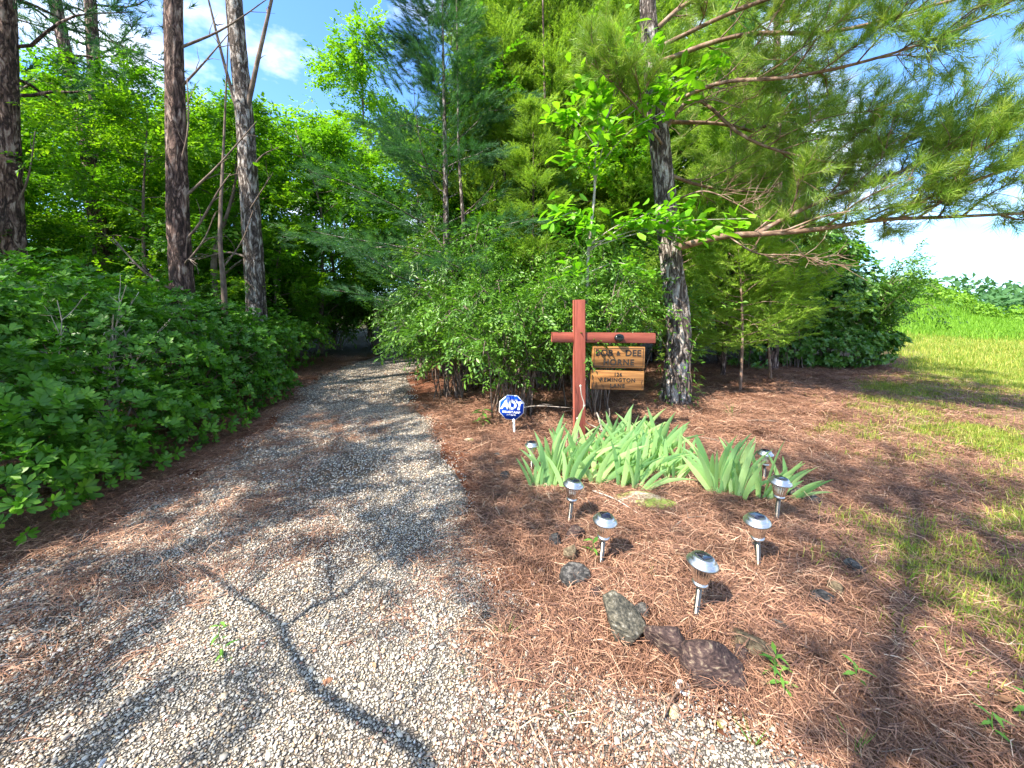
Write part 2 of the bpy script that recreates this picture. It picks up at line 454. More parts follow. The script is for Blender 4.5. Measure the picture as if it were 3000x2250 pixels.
def groundmat():
    m, n, l, out = newmat('ground_soil_straw_and_lawn')
    c = n.new('ShaderNodeTexCoord')
    def noise(scale, detail=6, sc=(1, 1, 1)):
        mp = n.new('ShaderNodeMapping'); mp.inputs['Scale'].default_value = sc; l.new(c.outputs['Object'], mp.inputs['Vector'])
        t = n.new('ShaderNodeTexNoise'); t.inputs['Scale'].default_value = scale; t.inputs['Detail'].default_value = detail
        l.new(mp.outputs['Vector'], t.inputs['Vector']); return t
    a = noise(38, 8); b = noise(1.6, 4); s = noise(9, 8, (1, 5, 1))
    straw = ramp(n, [(0.25, (0.035, 0.015, 0.010)), (0.5, (0.13, 0.052, 0.030)), (0.75, (0.30, 0.145, 0.085))])
    l.new(a.outputs['Fac'], straw.inputs['Fac'])
    grass = ramp(n, [(0.25, (0.06, 0.10, 0.02)), (0.5, (0.17, 0.19, 0.045)), (0.75, (0.33, 0.28, 0.09))])
    l.new(a.outputs['Fac'], grass.inputs['Fac'])
    green = ramp(n, [(0.3, (0.09, 0.19, 0.015)), (0.7, (0.19, 0.32, 0.03))]); l.new(s.outputs['Fac'], green.inputs['Fac'])
    la = n.new('ShaderNodeAttribute'); la.attribute_name = 'lawn'
    fa = n.new('ShaderNodeAttribute'); fa.attribute_name = 'far'
    x = n.new('ShaderNodeMix'); x.data_type = 'RGBA'; l.new(fa.outputs['Fac'], x.inputs[0]); l.new(grass.outputs['Color'], x.inputs[6]); l.new(green.outputs['Color'], x.inputs[7])
    y = n.new('ShaderNodeMix'); y.data_type = 'RGBA'; l.new(la.outputs['Fac'], y.inputs[0]); l.new(straw.outputs['Color'], y.inputs[6]); l.new(x.outputs[2], y.inputs[7])
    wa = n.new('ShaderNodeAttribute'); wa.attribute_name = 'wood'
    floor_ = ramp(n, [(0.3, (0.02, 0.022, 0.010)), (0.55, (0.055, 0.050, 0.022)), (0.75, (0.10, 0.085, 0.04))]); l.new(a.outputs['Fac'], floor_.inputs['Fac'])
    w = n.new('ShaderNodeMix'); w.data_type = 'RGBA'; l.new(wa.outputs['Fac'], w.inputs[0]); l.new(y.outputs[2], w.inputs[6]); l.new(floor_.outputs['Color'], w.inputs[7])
    p = n.new('ShaderNodeBsdfPrincipled'); p.inputs['Roughness'].default_value = 0.95; p.inputs['Specular IOR Level'].default_value = 0.1
    l.new(w.outputs[2], p.inputs['Base Color'])
    bp = n.new('ShaderNodeBump'); bp.inputs['Strength'].default_value = 0.8; bp.inputs['Distance'].default_value = 0.02
    l.new(a.outputs['Fac'], bp.inputs['Height']); l.new(bp.outputs['Normal'], p.inputs['Normal'])
    l.new(p.outputs[0], out.inputs['Surface'])
    return m

def gravelmat():
    m, n, l, out = newmat('gravel_bed')
    c = n.new('ShaderNodeTexCoord')
    v = n.new('ShaderNodeTexVoronoi'); v.inputs['Scale'].default_value = 95; l.new(c.outputs['Object'], v.inputs['Vector'])
    v2 = n.new('ShaderNodeTexVoronoi'); v2.inputs['Scale'].default_value = 95; v2.feature = 'DISTANCE_TO_EDGE'; l.new(c.outputs['Object'], v2.inputs['Vector'])
    sx = n.new('ShaderNodeSeparateColor'); l.new(v.outputs['Color'], sx.inputs[0])
    r = ramp(n, [(0.0, (0.16, 0.14, 0.125)), (0.3, (0.27, 0.24, 0.21)), (0.6, (0.38, 0.34, 0.29)), (0.82, (0.36, 0.28, 0.20)), (1.0, (0.50, 0.46, 0.41))])
    l.new(sx.outputs[0], r.inputs['Fac'])
    e = n.new('ShaderNodeMath'); e.operation = 'MULTIPLY'; e.inputs[1].default_value = 6; e.use_clamp = True; l.new(v2.outputs['Distance'], e.inputs[0])
    big = n.new('ShaderNodeTexNoise'); big.inputs['Scale'].default_value = 1.1; big.inputs['Detail'].default_value = 5; l.new(c.outputs['Object'], big.inputs['Vector'])
    br = ramp(n, [(0.45, (0, 0, 0)), (0.68, (1, 1, 1))]); l.new(big.outputs['Fac'], br.inputs['Fac'])
    s = n.new('ShaderNodeMix'); s.data_type = 'RGBA'; l.new(br.outputs['Color'], s.inputs[0]); l.new(r.outputs['Color'], s.inputs[6]); s.inputs[7].default_value = (0.15, 0.085, 0.055, 1)
    d = n.new('ShaderNodeMix'); d.data_type = 'RGBA'; l.new(e.outputs[0], d.inputs[0]); d.inputs[6].default_value = (0.15, 0.125, 0.10, 1); l.new(s.outputs[2], d.inputs[7])
    p = n.new('ShaderNodeBsdfPrincipled'); p.inputs['Roughness'].default_value = 0.9; p.inputs['Specular IOR Level'].default_value = 0.2
    l.new(d.outputs[2], p.inputs['Base Color'])
    b = n.new('ShaderNodeBump'); b.inputs['Strength'].default_value = 1.0; b.inputs['Distance'].default_value = 0.012
    l.new(e.outputs[0], b.inputs['Height']); l.new(b.outputs['Normal'], p.inputs['Normal'])
    l.new(p.outputs[0], out.inputs['Surface'])
    return m

def pebblemat():
    m, n, l, out = newmat('gravel_stone')
    oi = n.new('ShaderNodeObjectInfo')
    r = ramp(n, [(0.0, (0.10, 0.09, 0.085)), (0.15, (0.22, 0.20, 0.18)), (0.38, (0.38, 0.34, 0.29)), (0.58, (0.52, 0.47, 0.39)), (0.70, (0.42, 0.31, 0.20)), (0.79, (0.60, 0.56, 0.49)), (0.91, (0.47, 0.33, 0.19)), (0.965, (0.30, 0.14, 0.10)), (1.0, (0.72, 0.69, 0.64))])
    r.color_ramp.interpolation = 'LINEAR'
    l.new(oi.outputs['Random'], r.inputs['Fac'])
    p = n.new('ShaderNodeBsdfPrincipled'); p.inputs['Roughness'].default_value = 0.8; p.inputs['Specular IOR Level'].default_value = 0.25
    l.new(r.outputs['Color'], p.inputs['Base Color'])
    l.new(p.outputs[0], out.inputs['Surface'])
    return m
M['ground'], M['gravel'], M['pebble'] = groundmat(), gravelmat(), pebblemat()

# ------------------------------------------------------------------ geometry-node scatter for uncountable cover
def gn_scatter(name, pts, rot, scl, idx, protos, label=None):
    me = bpy.data.meshes.new(name)
    pts = np.asarray(pts, np.float32)
    me.vertices.add(len(pts)); me.vertices.foreach_set('co', pts.ravel())
    a = me.attributes.new('rot', 'FLOAT_VECTOR', 'POINT'); a.data.foreach_set('vector', np.asarray(rot, np.float32).ravel())
    a = me.attributes.new('scl', 'FLOAT_VECTOR', 'POINT'); a.data.foreach_set('vector', np.asarray(scl, np.float32).ravel())
    a = me.attributes.new('idx', 'INT', 'POINT'); a.data.foreach_set('value', np.asarray(idx, np.int32))
    me.update()
    o = bpy.data.objects.new(name, me); C.objects.link(o)
    o['kind'] = 'stuff'
    if label: o['label'] = label
    col = bpy.data.collections.new(name + '_pieces')
    for p in protos: col.objects.link(p)
    ng = bpy.data.node_groups.new(name + '_nodes', 'GeometryNodeTree')
    ng.interface.new_socket('Geometry', in_out='INPUT', socket_type='NodeSocketGeometry')
    ng.interface.new_socket('Geometry', in_out='OUTPUT', socket_type='NodeSocketGeometry')
    n, l = ng.nodes, ng.links
    gi, go = n.new('NodeGroupInput'), n.new('NodeGroupOutput')
    ci = n.new('GeometryNodeCollectionInfo'); ci.inputs['Collection'].default_value = col
    ci.inputs['Separate Children'].default_value = True; ci.inputs['Reset Children'].default_value = True
    def attr(nm, ty):
        k = n.new('GeometryNodeInputNamedAttribute'); k.data_type = ty; k.inputs['Name'].default_value = nm
        return k.outputs['Attribute']
    ip = n.new('GeometryNodeInstanceOnPoints'); ip.inputs['Pick Instance'].default_value = True
    er = n.new('FunctionNodeEulerToRotation'); l.new(attr('rot', 'FLOAT_VECTOR'), er.inputs[0])
    l.new(gi.outputs[0], ip.inputs['Points']); l.new(ci.outputs[0], ip.inputs['Instance'])
    l.new(attr('idx', 'INT'), ip.inputs['Instance Index']); l.new(er.outputs[0], ip.inputs['Rotation'])
    l.new(attr('scl', 'FLOAT_VECTOR'), ip.inputs['Scale']); l.new(ip.outputs[0], go.inputs[0])
    md = o.modifiers.new('scatter', 'NODES'); md.node_group = ng
    return o

def proto(name, mb, m, smooth=False):
    me = mb.mesh(name, smooth); me.materials.append(m)
    return bpy.data.objects.new(name, me)

# ------------------------------------------------------------------ ground and drive
def axis(a, b, fine0, fine1, step, grow=1.16):
    v = list(np.arange(fine0, fine1 + 1e-6, step))
    d = step; x = fine1
    while x < b: d *= grow; x += d; v.append(x)
    d = step; x = fine0; w = []
    while x > a: d *= grow; x -= d; w.append(x)
    return np.array(w[::-1] + v)
gx = axis(-1500, 1500, -5, 9, 0.12); gy = axis(-300, 2500, -1, 11, 0.12)
X, Y = np.meshgrid(gx, gy)
Z = H(X, Y) + 0.025 * (vnoise(X, Y, 5.0, 2) - 0.5) + 0.012 * (vnoise(X, Y, 14.0, 3) - 0.5)
g = MB()
ny, nx = X.shape
ii = (np.arange(ny - 1)[:, None] * nx + np.arange(nx - 1)[None]).ravel()
g.add(np.stack([X, Y, Z], -1).reshape(-1, 3), np.stack([ii, ii + 1, ii + nx + 1, ii + nx], -1))
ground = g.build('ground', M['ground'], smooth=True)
tag(ground, kind='structure')
a = ground.data.attributes.new('lawn', 'FLOAT', 'POINT'); a.data.foreach_set('value', lawn(X, Y).ravel().astype(np.float32))
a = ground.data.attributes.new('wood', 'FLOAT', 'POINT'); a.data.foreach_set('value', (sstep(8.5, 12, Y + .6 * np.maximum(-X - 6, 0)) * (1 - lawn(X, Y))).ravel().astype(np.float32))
a = ground.data.attributes.new('far', 'FLOAT', 'POINT'); a.data.foreach_set('value', sstep(12, 18, Y - 0.05 * X).ravel().astype(np.float32))

dv = MB()
nl, nw = len(DL), 40
u = np.linspace(0, 1, nw)
jl = (vnoise(np.arange(nl), np.zeros(nl), 0.35, 5) - 0.5) * 0.25; jr = (vnoise(np.arange(nl), np.zeros(nl), 0.35, 6) - 0.5) * 0.25
A = DL + np.stack([jl, 0 * jl], -1); B = DR + np.stack([jr, 0 * jr], -1)
PX = A[:, None, 0] * (1 - u) + B[:, None, 0] * u; PY = A[:, None, 1] * (1 - u) + B[:, None, 1] * u
edge = np.minimum(sstep(0, 0.07, u), sstep(0, 0.07, 1 - u))[None]
PZ = H(PX, PY) - 0.022 + 0.042 * edge + 0.012 * (vnoise(PX, PY, 6, 8) - 0.5)
ii = (np.arange(nl - 1)[:, None] * nw + np.arange(nw - 1)[None]).ravel()
dv.add(np.stack([PX, PY, PZ], -1).reshape(-1, 3), np.stack([ii, ii + 1, ii + nw + 1, ii + nw], -1))
tag(dv.build('gravel_drive', M['gravel'], smooth=True), kind='structure')
def DZ(x, y): return H(x, y) + 0.023 + 0.012 * (vnoise(x, y, 6, 8) - 0.5)

# pebbles
def ico(sub=1):
    import bmesh
    bm = bmesh.new(); bmesh.ops.create_icosphere(bm, subdivisions=sub, radius=1)
    v = np.array([k.co[:] for k in bm.verts]); f = np.array([[q.index for q in k.verts] for k in bm.faces]); bm.free()
    return v, f
IC1, IF1 = ico(1)
def stone_mesh(seed, sx, sy, sz, planes=7, sub=2, jit=0.05):
    r = np.random.default_rng(seed)
    v, f = (IC1, IF1) if sub == 1 else ico(sub)
    v = v.copy()
    d = nrm(r.normal(size=(planes, 3))); o = r.uniform(0.45, 0.85, planes)
    for k in range(planes):
        s = v @ d[k] - o[k]
        v -= np.maximum(s, 0)[:, None] * d[k] * 0.92
    v *= 1 + r.normal(0, jit, (len(v), 1)) + .10 * (vnoise(v[:, 0] * 2 + seed, v[:, 1] * 2 + v[:, 2] * 1.7, 1.5, 3)[:, None] - .5)
    return v * np.array([sx, sy, sz]), f
pp = []
for k in range(8):
    mb = MB(); v, f = stone_mesh(50 + k, 1, 0.55 + 0.35 * ((k * 37) % 10) / 10, 0.35 + 0.3 * ((k * 53) % 10) / 10, 6, 1, 0.07)
    mb.add(v, f); pp.append(proto('gravel_stone', mb, M['pebble']))
def inside_drive(n, y0, y1, x0=-4.2, x1=2.4):
    x = rng.uniform(x0, x1, n); y = rng.uniform(y0, y1, n)
    fr, w = drive_uv(x, y)
    e = np.minimum(fr, 1 - fr) * w
    keep = rng.random(n) < sstep(-0.12, 0.25, e + 0.5 * (vnoise(x, y, 3.0, 9) - 0.5) + .2 * (vnoise(x, y, 9, 19) - .5))
    return x[keep], y[keep]
px_, py_, ps = [], [], []
for n, y0, y1, s0, s1 in ((120000, 0.9, 2.9, 0.004, 0.0092), (2600, 0.9, 3.2, 0.010, 0.018), (52000, 2.9, 5.5, 0.0065, 0.0125), (24000, 5.5, 9.5, 0.010, 0.018)):
    x, y = inside_drive(n, y0, y1)
    px_.append(x); py_.append(y); ps.append(s0 + (s1 - s0) * rng.random(len(x)) ** 1.6)
px_, py_, ps = np.concatenate(px_), np.concatenate(py_), np.concatenate(ps)
n = len(px_)
gn_scatter('gravel', np.stack([px_, py_, DZ(px_, py_) + ps * 0.15], -1), np.stack([rng.normal(0, 0.25, n), rng.normal(0, 0.25, n), rng.uniform(0, 6.28, n)], -1),
           np.stack([ps, ps, ps], -1), rng.integers(0, 8, n), pp, 'loose grey and tan gravel lying on the drive')

# pine straw
np_ = []
for k in range(6):
    mb = MB(); r = np.random.default_rng(200 + k)
    nn = 75
    for q in range(nn):
        c = r.normal(0, 0.085, 2); th = r.normal(0.2, 1.0); L = r.uniform(0.07, 0.15); w = r.uniform(0.0008, 0.0015)
        d = np.array([math.cos(th), math.sin(th)]); s = np.array([-d[1], d[0]])
        z0, z1, zm = r.uniform(0.0, 0.02), r.uniform(0.0, 0.02), r.uniform(0.008, 0.028); bnd = r.normal(0, 0.012)
        p0 = c - d * L / 2; p1 = c + s * bnd; p2 = c + d * L / 2
        V = [(*(p0 - s * w), z0), (*(p0 + s * w), z0 + 0.001), (*(p1 - s * w), zm), (*(p1 + s * w), zm + 0.001), (*(p2 - s * w * .5), z1), (*(p2 + s * w * .5), z1)]
        mb.add(V, [(0, 1, 3, 2), (2, 3, 5, 4)], r.uniform(0, 1) ** 1.2)
    np_.append(proto('straw_tuft', mb, M['straw']))
def straw(n, x0, x1, y0, y1, dens, sc):
    x = rng.uniform(x0, x1, n); y = rng.uniform(y0, y1, n)
    k = rng.random(n) < dens(x, y)
    return x[k], y[k], np.full(k.sum(), sc)
def dens_right(x, y):
    fr, w = drive_uv(x, y)
    return sstep(-0.14, 0.16, (fr - 1) * w + 0.45 * (vnoise(x, y, 2.6, 11) - 0.5)) * (1 - 0.5 * lawn(x, y)) * (.45 + .55 * sstep(.25, .55, vnoise(x, y, 2.6, 17)))
def dens_left(x, y):
    fr, w = drive_uv(x, y)
    return sstep(-0.12, 0.2, -fr * w + 0.3 * (vnoise(x, y, 2.2, 12) - 0.5))
def dens_on(x, y):
    fr, w = drive_uv(x, y)
    return 0.85 * sstep(0.46, 0.72, vnoise(x, y, 0.9, 13) + 0.12 * vnoise(x, y, 4, 2)) * ((fr > 0) & (fr < 1))
sx_, sy_, ss_ = zip(straw(6200, -0.3, 4.5, 1.0, 4.0, dens_right, 1.0), straw(4600, -1.2, 8.5, 3.8, 9.0, dens_right, 1.35), straw(2600, -4.6, -2.4, 1.2, 5.0, dens_left, 1.0),
                    straw(1600, -5.4, -2.8, 5.0, 10.0, dens_left, 1.4), straw(1500, -3.2, 0.6, 1.0, 6.5, dens_on, 1.0), straw(1400, 3.0, 8.0, 1.0, 6.0, lambda x, y: 0.35 + 0 * x, 1.0))
x, y, s = np.concatenate(sx_), np.concatenate(sy_), np.concatenate(ss_); n = len(x)
gn_scatter('pine_straw', np.stack([x, y, H(x, y) + 0.004], -1), np.stack([rng.normal(0, 0.12, n), rng.normal(0, 0.12, n), rng.uniform(0, 6.28, n)], -1),
           np.stack([s, s, s * rng.uniform(0.7, 1.5, n)], -1), rng.integers(0, 6, n), np_, 'fallen reddish brown pine needles covering the ground')

# lawn grass
def grass_proto(name, seed, nb, spread, h0, h1, w, m, lean=0.5):
    mb = MB(); r = np.random.default_rng(seed)
    for q in range(nb):
        c = r.normal(0, spread, 2); th = r.uniform(0, 6.28); h = r.uniform(h0, h1); ln = abs(r.normal(0, lean)) * h
        d = np.array([math.cos(th), math.sin(th)]); s = np.array([-d[1], d[0]]) * w
        p1 = c + d * ln * 0.35; p2 = c + d * ln
        V = [(*(c - s), 0), (*(c + s), 0), (*(p1 - s * .8), h * .6), (*(p1 + s * .8), h * .6), (*p2, h * (1 - 0.25 * min(1, ln / h)))]
        n0 = mb.n
        mb.add(V, [(0, 1, 3, 2)], r.uniform(0, 1)); mb.f.append(np.array([[2, 3, 4]], np.int32) + n0)
    return proto(name, mb, m)
gp = [grass_proto('grass_tuft', 300 + k, 26, 0.045, 0.025, 0.085, 0.0022, M['grass'], 0.8) for k in range(5)]
def grassy(n, x0, x1, y0, y1, s0, s1, pw=1.0):
    x = rng.uniform(x0, x1, n); y = rng.uniform(y0, y1, n)
    k = rng.random(n) < lawn(x, y) ** pw * np.where(y < 7, .06 + .94 * sstep(0.42, 0.66, .7 * vnoise(x, y, 1.5, 21) + .3 * vnoise(x, y, 5, 22)) + .5 * sstep(4.2, 7, y) , 0.35 + 0.65 * sstep(0.3, 0.6, vnoise(x, y, 1.8, 21)))
    k &= (x / np.maximum(y, 0.3) < 1.6)
    return x[k], y[k], rng.uniform(s0, s1, k.sum())
L_ = [grassy(12000, 1.6, 6.5, 1.0, 4.5, 0.7, 1.3, .7), grassy(10000, 3.5, 13, 4.0, 9.0, 0.9, 1.4), grassy(9000, 6, 26, 8.5, 17.0, 1.5, 2.6)]
x, y, s = (np.concatenate([q[k] for q in L_]) for k in range(3)); n = len(x)
gn_scatter('grass', np.stack([x, y, H(x, y)], -1), np.stack([rng.normal(0, 0.1, n), rng.normal(0, 0.1, n), rng.uniform(0, 6.28, n)], -1),
           np.stack([s, s, s * rng.uniform(0.7, 1.2, n)], -1), rng.integers(0, 5, n), gp, 'patchy yellow green lawn grass')
fp = [grass_proto('field_tuft', 320 + k, 60, 0.30, 0.10, 0.26, 0.010, M['field'], 0.5) for k in range(4)]
n = 9000
x = rng.uniform(14, 62, n); y = rng.uniform(14, 52, n)
k = (x / y > 0.75) & (x / y < 1.6) & (y > 15.5 - 0.12 * (x - 15) + rng.normal(0, 1.3, n)) & (rng.random(n) < lawn(x, y))
x, y = x[k], y[k]; n = len(x); s = rng.uniform(0.8, 1.5, n)
gn_scatter('field_grass', np.stack([x, y, H(x, y)], -1), np.stack([0 * s, 0 * s, rng.uniform(0, 6.28, n)], -1), np.stack([s, s, s], -1), rng.integers(0, 4, n), fp, 'bright green tall grass on the sloping field')

# ------------------------------------------------------------------ leaf templates (length along +X, normal +Z)
def leaf_tpl(w=0.3, fat=0.55, fold=0.12, droop=0.12):
    xs = np.array([0.0, 0.3, fat + 0.12, 1.0]); hw = np.array([0.0, w * 0.72, w, 0.0]) / 2
    mid = [(x, 0, -droop * x * x) for x in xs]
    l = [(xs[i], hw[i], fold * hw[i] * 2 - droop * xs[i] ** 2) for i in (1, 2)]
    r = [(xs[i], -hw[i], fold * hw[i] * 2 - droop * xs[i] ** 2) for i in (1, 2)]
    V = np.array(mid + l + r)
    F = np.array([(0, 4, 1), (1, 4, 5), (1, 5, 2), (2, 5, 3), (0, 1, 6), (1, 7, 6), (1, 2, 7), (2, 3, 7)])
    F[1] = (1, 4, 5)
    return V, F
def diamond(w=0.55, fold=0.10):
    V = np.array([(0, 0, 0), (0.5, w / 2, fold), (1, 0, -0.1), (0.5, -w / 2, fold)])
    return V, np.array([(0, 2, 1), (0, 3, 2)])
DV, DF = diamond()
LV, LF = leaf_tpl(0.42, 0.6)
SV, SF = leaf_tpl(0.34, 0.45)

def spray_tpl(nleaf, length, leaf, seed, w=0.55, spread=0.9, tilt=0.35, twig=0.006):
    r = np.random.default_rng(seed)
    dv_, df_ = diamond(w)
    mb = MB()
    t = np.linspace(0.12, 1, nleaf)
    sg = np.where(np.arange(nleaf) % 2, 1, -1)
    P = np.stack([t * length, r.normal(0, 0.015, nleaf), -0.12 * length * t ** 2 + r.normal(0, 0.02, nleaf)], -1)
    ang = sg * spread * r.uniform(0.55, 1.15, nleaf) * (1 - 0.5 * (t > 0.97))
    d = np.stack([np.cos(ang), np.sin(ang), r.normal(-0.12, 0.25, nleaf)], -1)
    nn = nrm(np.stack([r.normal(0, tilt, nleaf), r.normal(0, tilt, nleaf), np.ones(nleaf)], -1))
    tt = np.repeat(r.normal(0, 0.13, nleaf), 4)
    V = np.einsum('nij,kj->nki', frames(d, nn), dv_) * (leaf * r.uniform(0.65, 1.2, nleaf))[:, None, None] + P[:, None]
    F = df_[None] + (np.arange(nleaf) * 4)[:, None, None]
    V = V.reshape(-1, 3); F = F.reshape(-1, 3)
    # thin twig
    k = len(V)
    V = np.vstack([V, [(0, -twig, 0), (0, twig, 0), (length, 0, -0.12 * length)]]); F = np.vstack([F, [(k, k + 1, k + 2)]])
    return V, F, np.concatenate([tt, [-0.5] * 3])
def spike_tpl(n, length, sl, w, seed, spread=0.9, flat=0.5, curl=0.0):
    """needles (one triangle each) along a short shoot"""
    r = np.random.default_rng(seed)
    V, F, T = [], [], []
    for q in range(n):
        t = r.uniform(0.0, 1.0); p = np.array([t * length, 0, 0])
        a = r.uniform(0, 6.28); th = spread * r.uniform(0.4, 1.1)
        d = nrm(np.array([math.cos(th), math.sin(th) * math.cos(a), math.sin(th) * math.sin(a) * flat]))
        s = nrm(np.cross(d, r.normal(size=3))) * w
        L = sl * r.uniform(0.7, 1.15)
        k = len(V); V += [p - s, p + s, p + d * L]; F.append((k, k + 1, k + 2)); T += [r.normal(0, 0.12)] * 3
    return np.array(V), np.array(F), np.array(T)

BROAD = [spray_tpl(13, 0.50, 0.115, 400 + k) for k in range(4)]
SHRUB = [spray_tpl(13, 0.24, 0.062, 420 + k, w=0.42, spread=0.95) for k in range(4)]
CEDAR = [spike_tpl(26, 0.26, 0.075, 0.0055, 440 + k, 0.85, 0.75) for k in range(4)]
WPINE = [spike_tpl(46, 0.16, 0.10, 0.0022, 460 + k, 0.75, 0.9) for k in range(4)]
PTUFT = [spike_tpl(22, 0.13, 0.125, 0.0022, 480 + k, 0.85, 1.0) for k in range(4)]
FPINE = [spike_tpl(22, 0.20, 0.17, 0.006, 490 + k, 0.8, 0.9) for k in range(4)]

def put(mb, tpls, P, D, N, sc, tint):
    P = np.asarray(P); n = len(P)
    if n == 0: return
    M_ = frames(D, N); sc = np.broadcast_to(sc, (n,)); w = rng.integers(0, len(tpls), n)
    for k, (tv, tf, tt) in enumerate(tpls):
        q = w == k
        scatter(mb, tv, tf, P[q], M_[q], sc[q], np.asarray(tint)[q], tt)

# ------------------------------------------------------------------ trees
def grow(mb, p0, d, L, r0, r1, n=8, wob=0.12, lift=0.0, sides=6):
    p = [np.array(p0, float)]; d = nrm(np.array(d, float))
    for k in range(n):
        d = nrm(d + rng.normal(0, wob, 3) + np.array([0, 0, lift]))
        p.append(p[-1] + d * L / n)
    p = np.array(p)
    tube(mb, p, np.linspace(r0, r1, n + 1), sides, cap=False)
    return p

def make_broadleaf(seed, h=7.5, base=0.9, rad=2.0, nsp=1500, trunk_r=0.07, sc=1.0, m=None, top_bias=1.0):
    """returns trunk mesh and crown mesh; sprays hang on limbs"""
    global rng
    keep, rng = rng, np.random.default_rng(seed)
    tm, cm = MB(), MB()
    tp = spline([(0, 0, -0.1), (rng.normal(0, .12), rng.normal(0, .12), h * .33), (rng.normal(0, .2), rng.normal(0, .2), h * .66), (rng.normal(0, .25), rng.normal(0, .25), h)], 14)
    tube(tm, tp, np.linspace(trunk_r, 0.012, 14), 8)
    nlimb = 26
    P, D, T = [], [], []
    for k in range(nlimb):
        f = (k + rng.random()) / nlimb
        z = base + (h - base) * f ** top_bias
        p0 = np.array([np.interp(z, tp[:, 2], tp[:, c]) for c in range(3)])
        az = k * 2.4 + rng.normal(0, 0.4)
        prof = math.sin(math.pi * min(1, 0.18 + 0.80 * f)) ** 0.7
        L = rad * prof * rng.uniform(0.6, 1.15) + 0.25
        up = rng.uniform(0.15, 0.7)
        lp = grow(tm, p0, (math.cos(az), math.sin(az), up), L, max(0.010, trunk_r * 0.34 * (1 - f * .6)), 0.004, 7, 0.13, -0.02, 5)
        tl = rng.uniform(0.15, 0.85)
        per = nsp // nlimb
        u = rng.uniform(0.25, 1.0, per) ** 0.75
        i = u * (len(lp) - 1); i0 = np.minimum(i.astype(int), len(lp) - 2)
        q = lp[i0] + (lp[i0 + 1] - lp[i0]) * (i - i0)[:, None]
        off = rng.normal(0, 1, (per, 3)) * np.array([0.30, 0.30, 0.20]) * (0.5 + 0.5 * L / rad)
        q = q + off
        o = nrm(q - np.array([p0[0], p0[1], 0])[None] * [1, 1, 0] - q * [0, 0, 1]); o = o + rng.normal(0, 0.55, (per, 3)) + np.array([0, 0, -0.05])
        P.append(q); D.append(o); T.append(np.clip(tl + rng.normal(0, 0.18, per), 0, 1))
    P, D, T = np.concatenate(P), np.concatenate(D), np.concatenate(T)
    N = nrm(np.stack([rng.normal(0, .35, len(P)), rng.normal(0, .35, len(P)), np.ones(len(P))], -1))
    put(cm, BROAD, P, D, N, sc * rng.uniform(0.75, 1.2, len(P)), T)
    a, b = tm.mesh('trunk', True), cm.mesh('crown')
    rng = keep
    return a, b

def make_conifer(seed, h=9.0, base=0.5, rad=1.5, nsp=2600, trunk_r=0.09, tpls=CEDAR, sc=1.0, nlimb=60, up=0.25, droop=-0.02, sub=True):
    global rng
    keep, rng = rng, np.random.default_rng(seed)
    tm, cm = MB(), MB()
    tp = spline([(0, 0, -0.1), (rng.normal(0, .08), rng.normal(0, .08), h * .4), (rng.normal(0, .12), rng.normal(0, .12), h)], 14)
    tube(tm, tp, np.linspace(trunk_r, 0.012, 14), 8)
    P, D, T = [], [], []
    per = nsp // nlimb
    for k in range(nlimb):
        f = (k + rng.random()) / nlimb
        z = base + (h - base) * f
        p0 = np.array([np.interp(z, tp[:, 2], tp[:, c]) for c in range(3)])
        az = k * 2.4 + rng.normal(0, 0.5)
        L = rad * (1 - f) ** 0.65 * rng.uniform(0.6, 1.2) + 0.2
        lp = grow(tm, p0, (math.cos(az), math.sin(az), up + 0.5 * f + rng.normal(0, .15)), L, max(0.008, trunk_r * 0.25 * (1 - f)), 0.003, 6, 0.12, droop, 4)
        u = rng.uniform(0.12, 1.0, per) ** 0.7
        i = u * (len(lp) - 1); i0 = np.minimum(i.astype(int), len(lp) - 2)
        q = lp[i0] + (lp[i0 + 1] - lp[i0]) * (i - i0)[:, None]
        dl = nrm(lp[i0 + 1] - lp[i0])
        side = nrm(np.cross(dl, [0, 0, 1])) * rng.choice([-1, 1], per)[:, None]
        rr = rng.uniform(0, 1, per)[:, None] * (0.10 + 0.30 * L * (1 - u * .6))[:, None]
        q = q + side * rr + rng.normal(0, 0.07, (per, 3))
        P.append(q); D.append(dl * 0.9 + side * rng.uniform(0.2, 0.9, per)[:, None] + rng.normal(0, .22, (per, 3)) + [0, 0, .1])
        tl = rng.uniform(0.2, 0.75)
        T.append(np.clip(tl + rng.normal(0, 0.17, per), 0, 1))
    P, D, T = np.concatenate(P), np.concatenate(D), np.concatenate(T)
    N = nrm(np.stack([rng.normal(0, .3, len(P)), rng.normal(0, .3, len(P)), np.ones(len(P))], -1))
    put(cm, tpls, P, D, N, sc * rng.uniform(0.75, 1.25, len(P)), T)
    a, b = tm.mesh('trunk', True), cm.mesh('crown')
    rng = keep
    return a, b

def tree_root(name, x, y, label, cat='tree', group=None, rz=0, z=None):
    return empty(name, (x, y, Hs(x, y) if z is None else z), label, cat, group, rz)

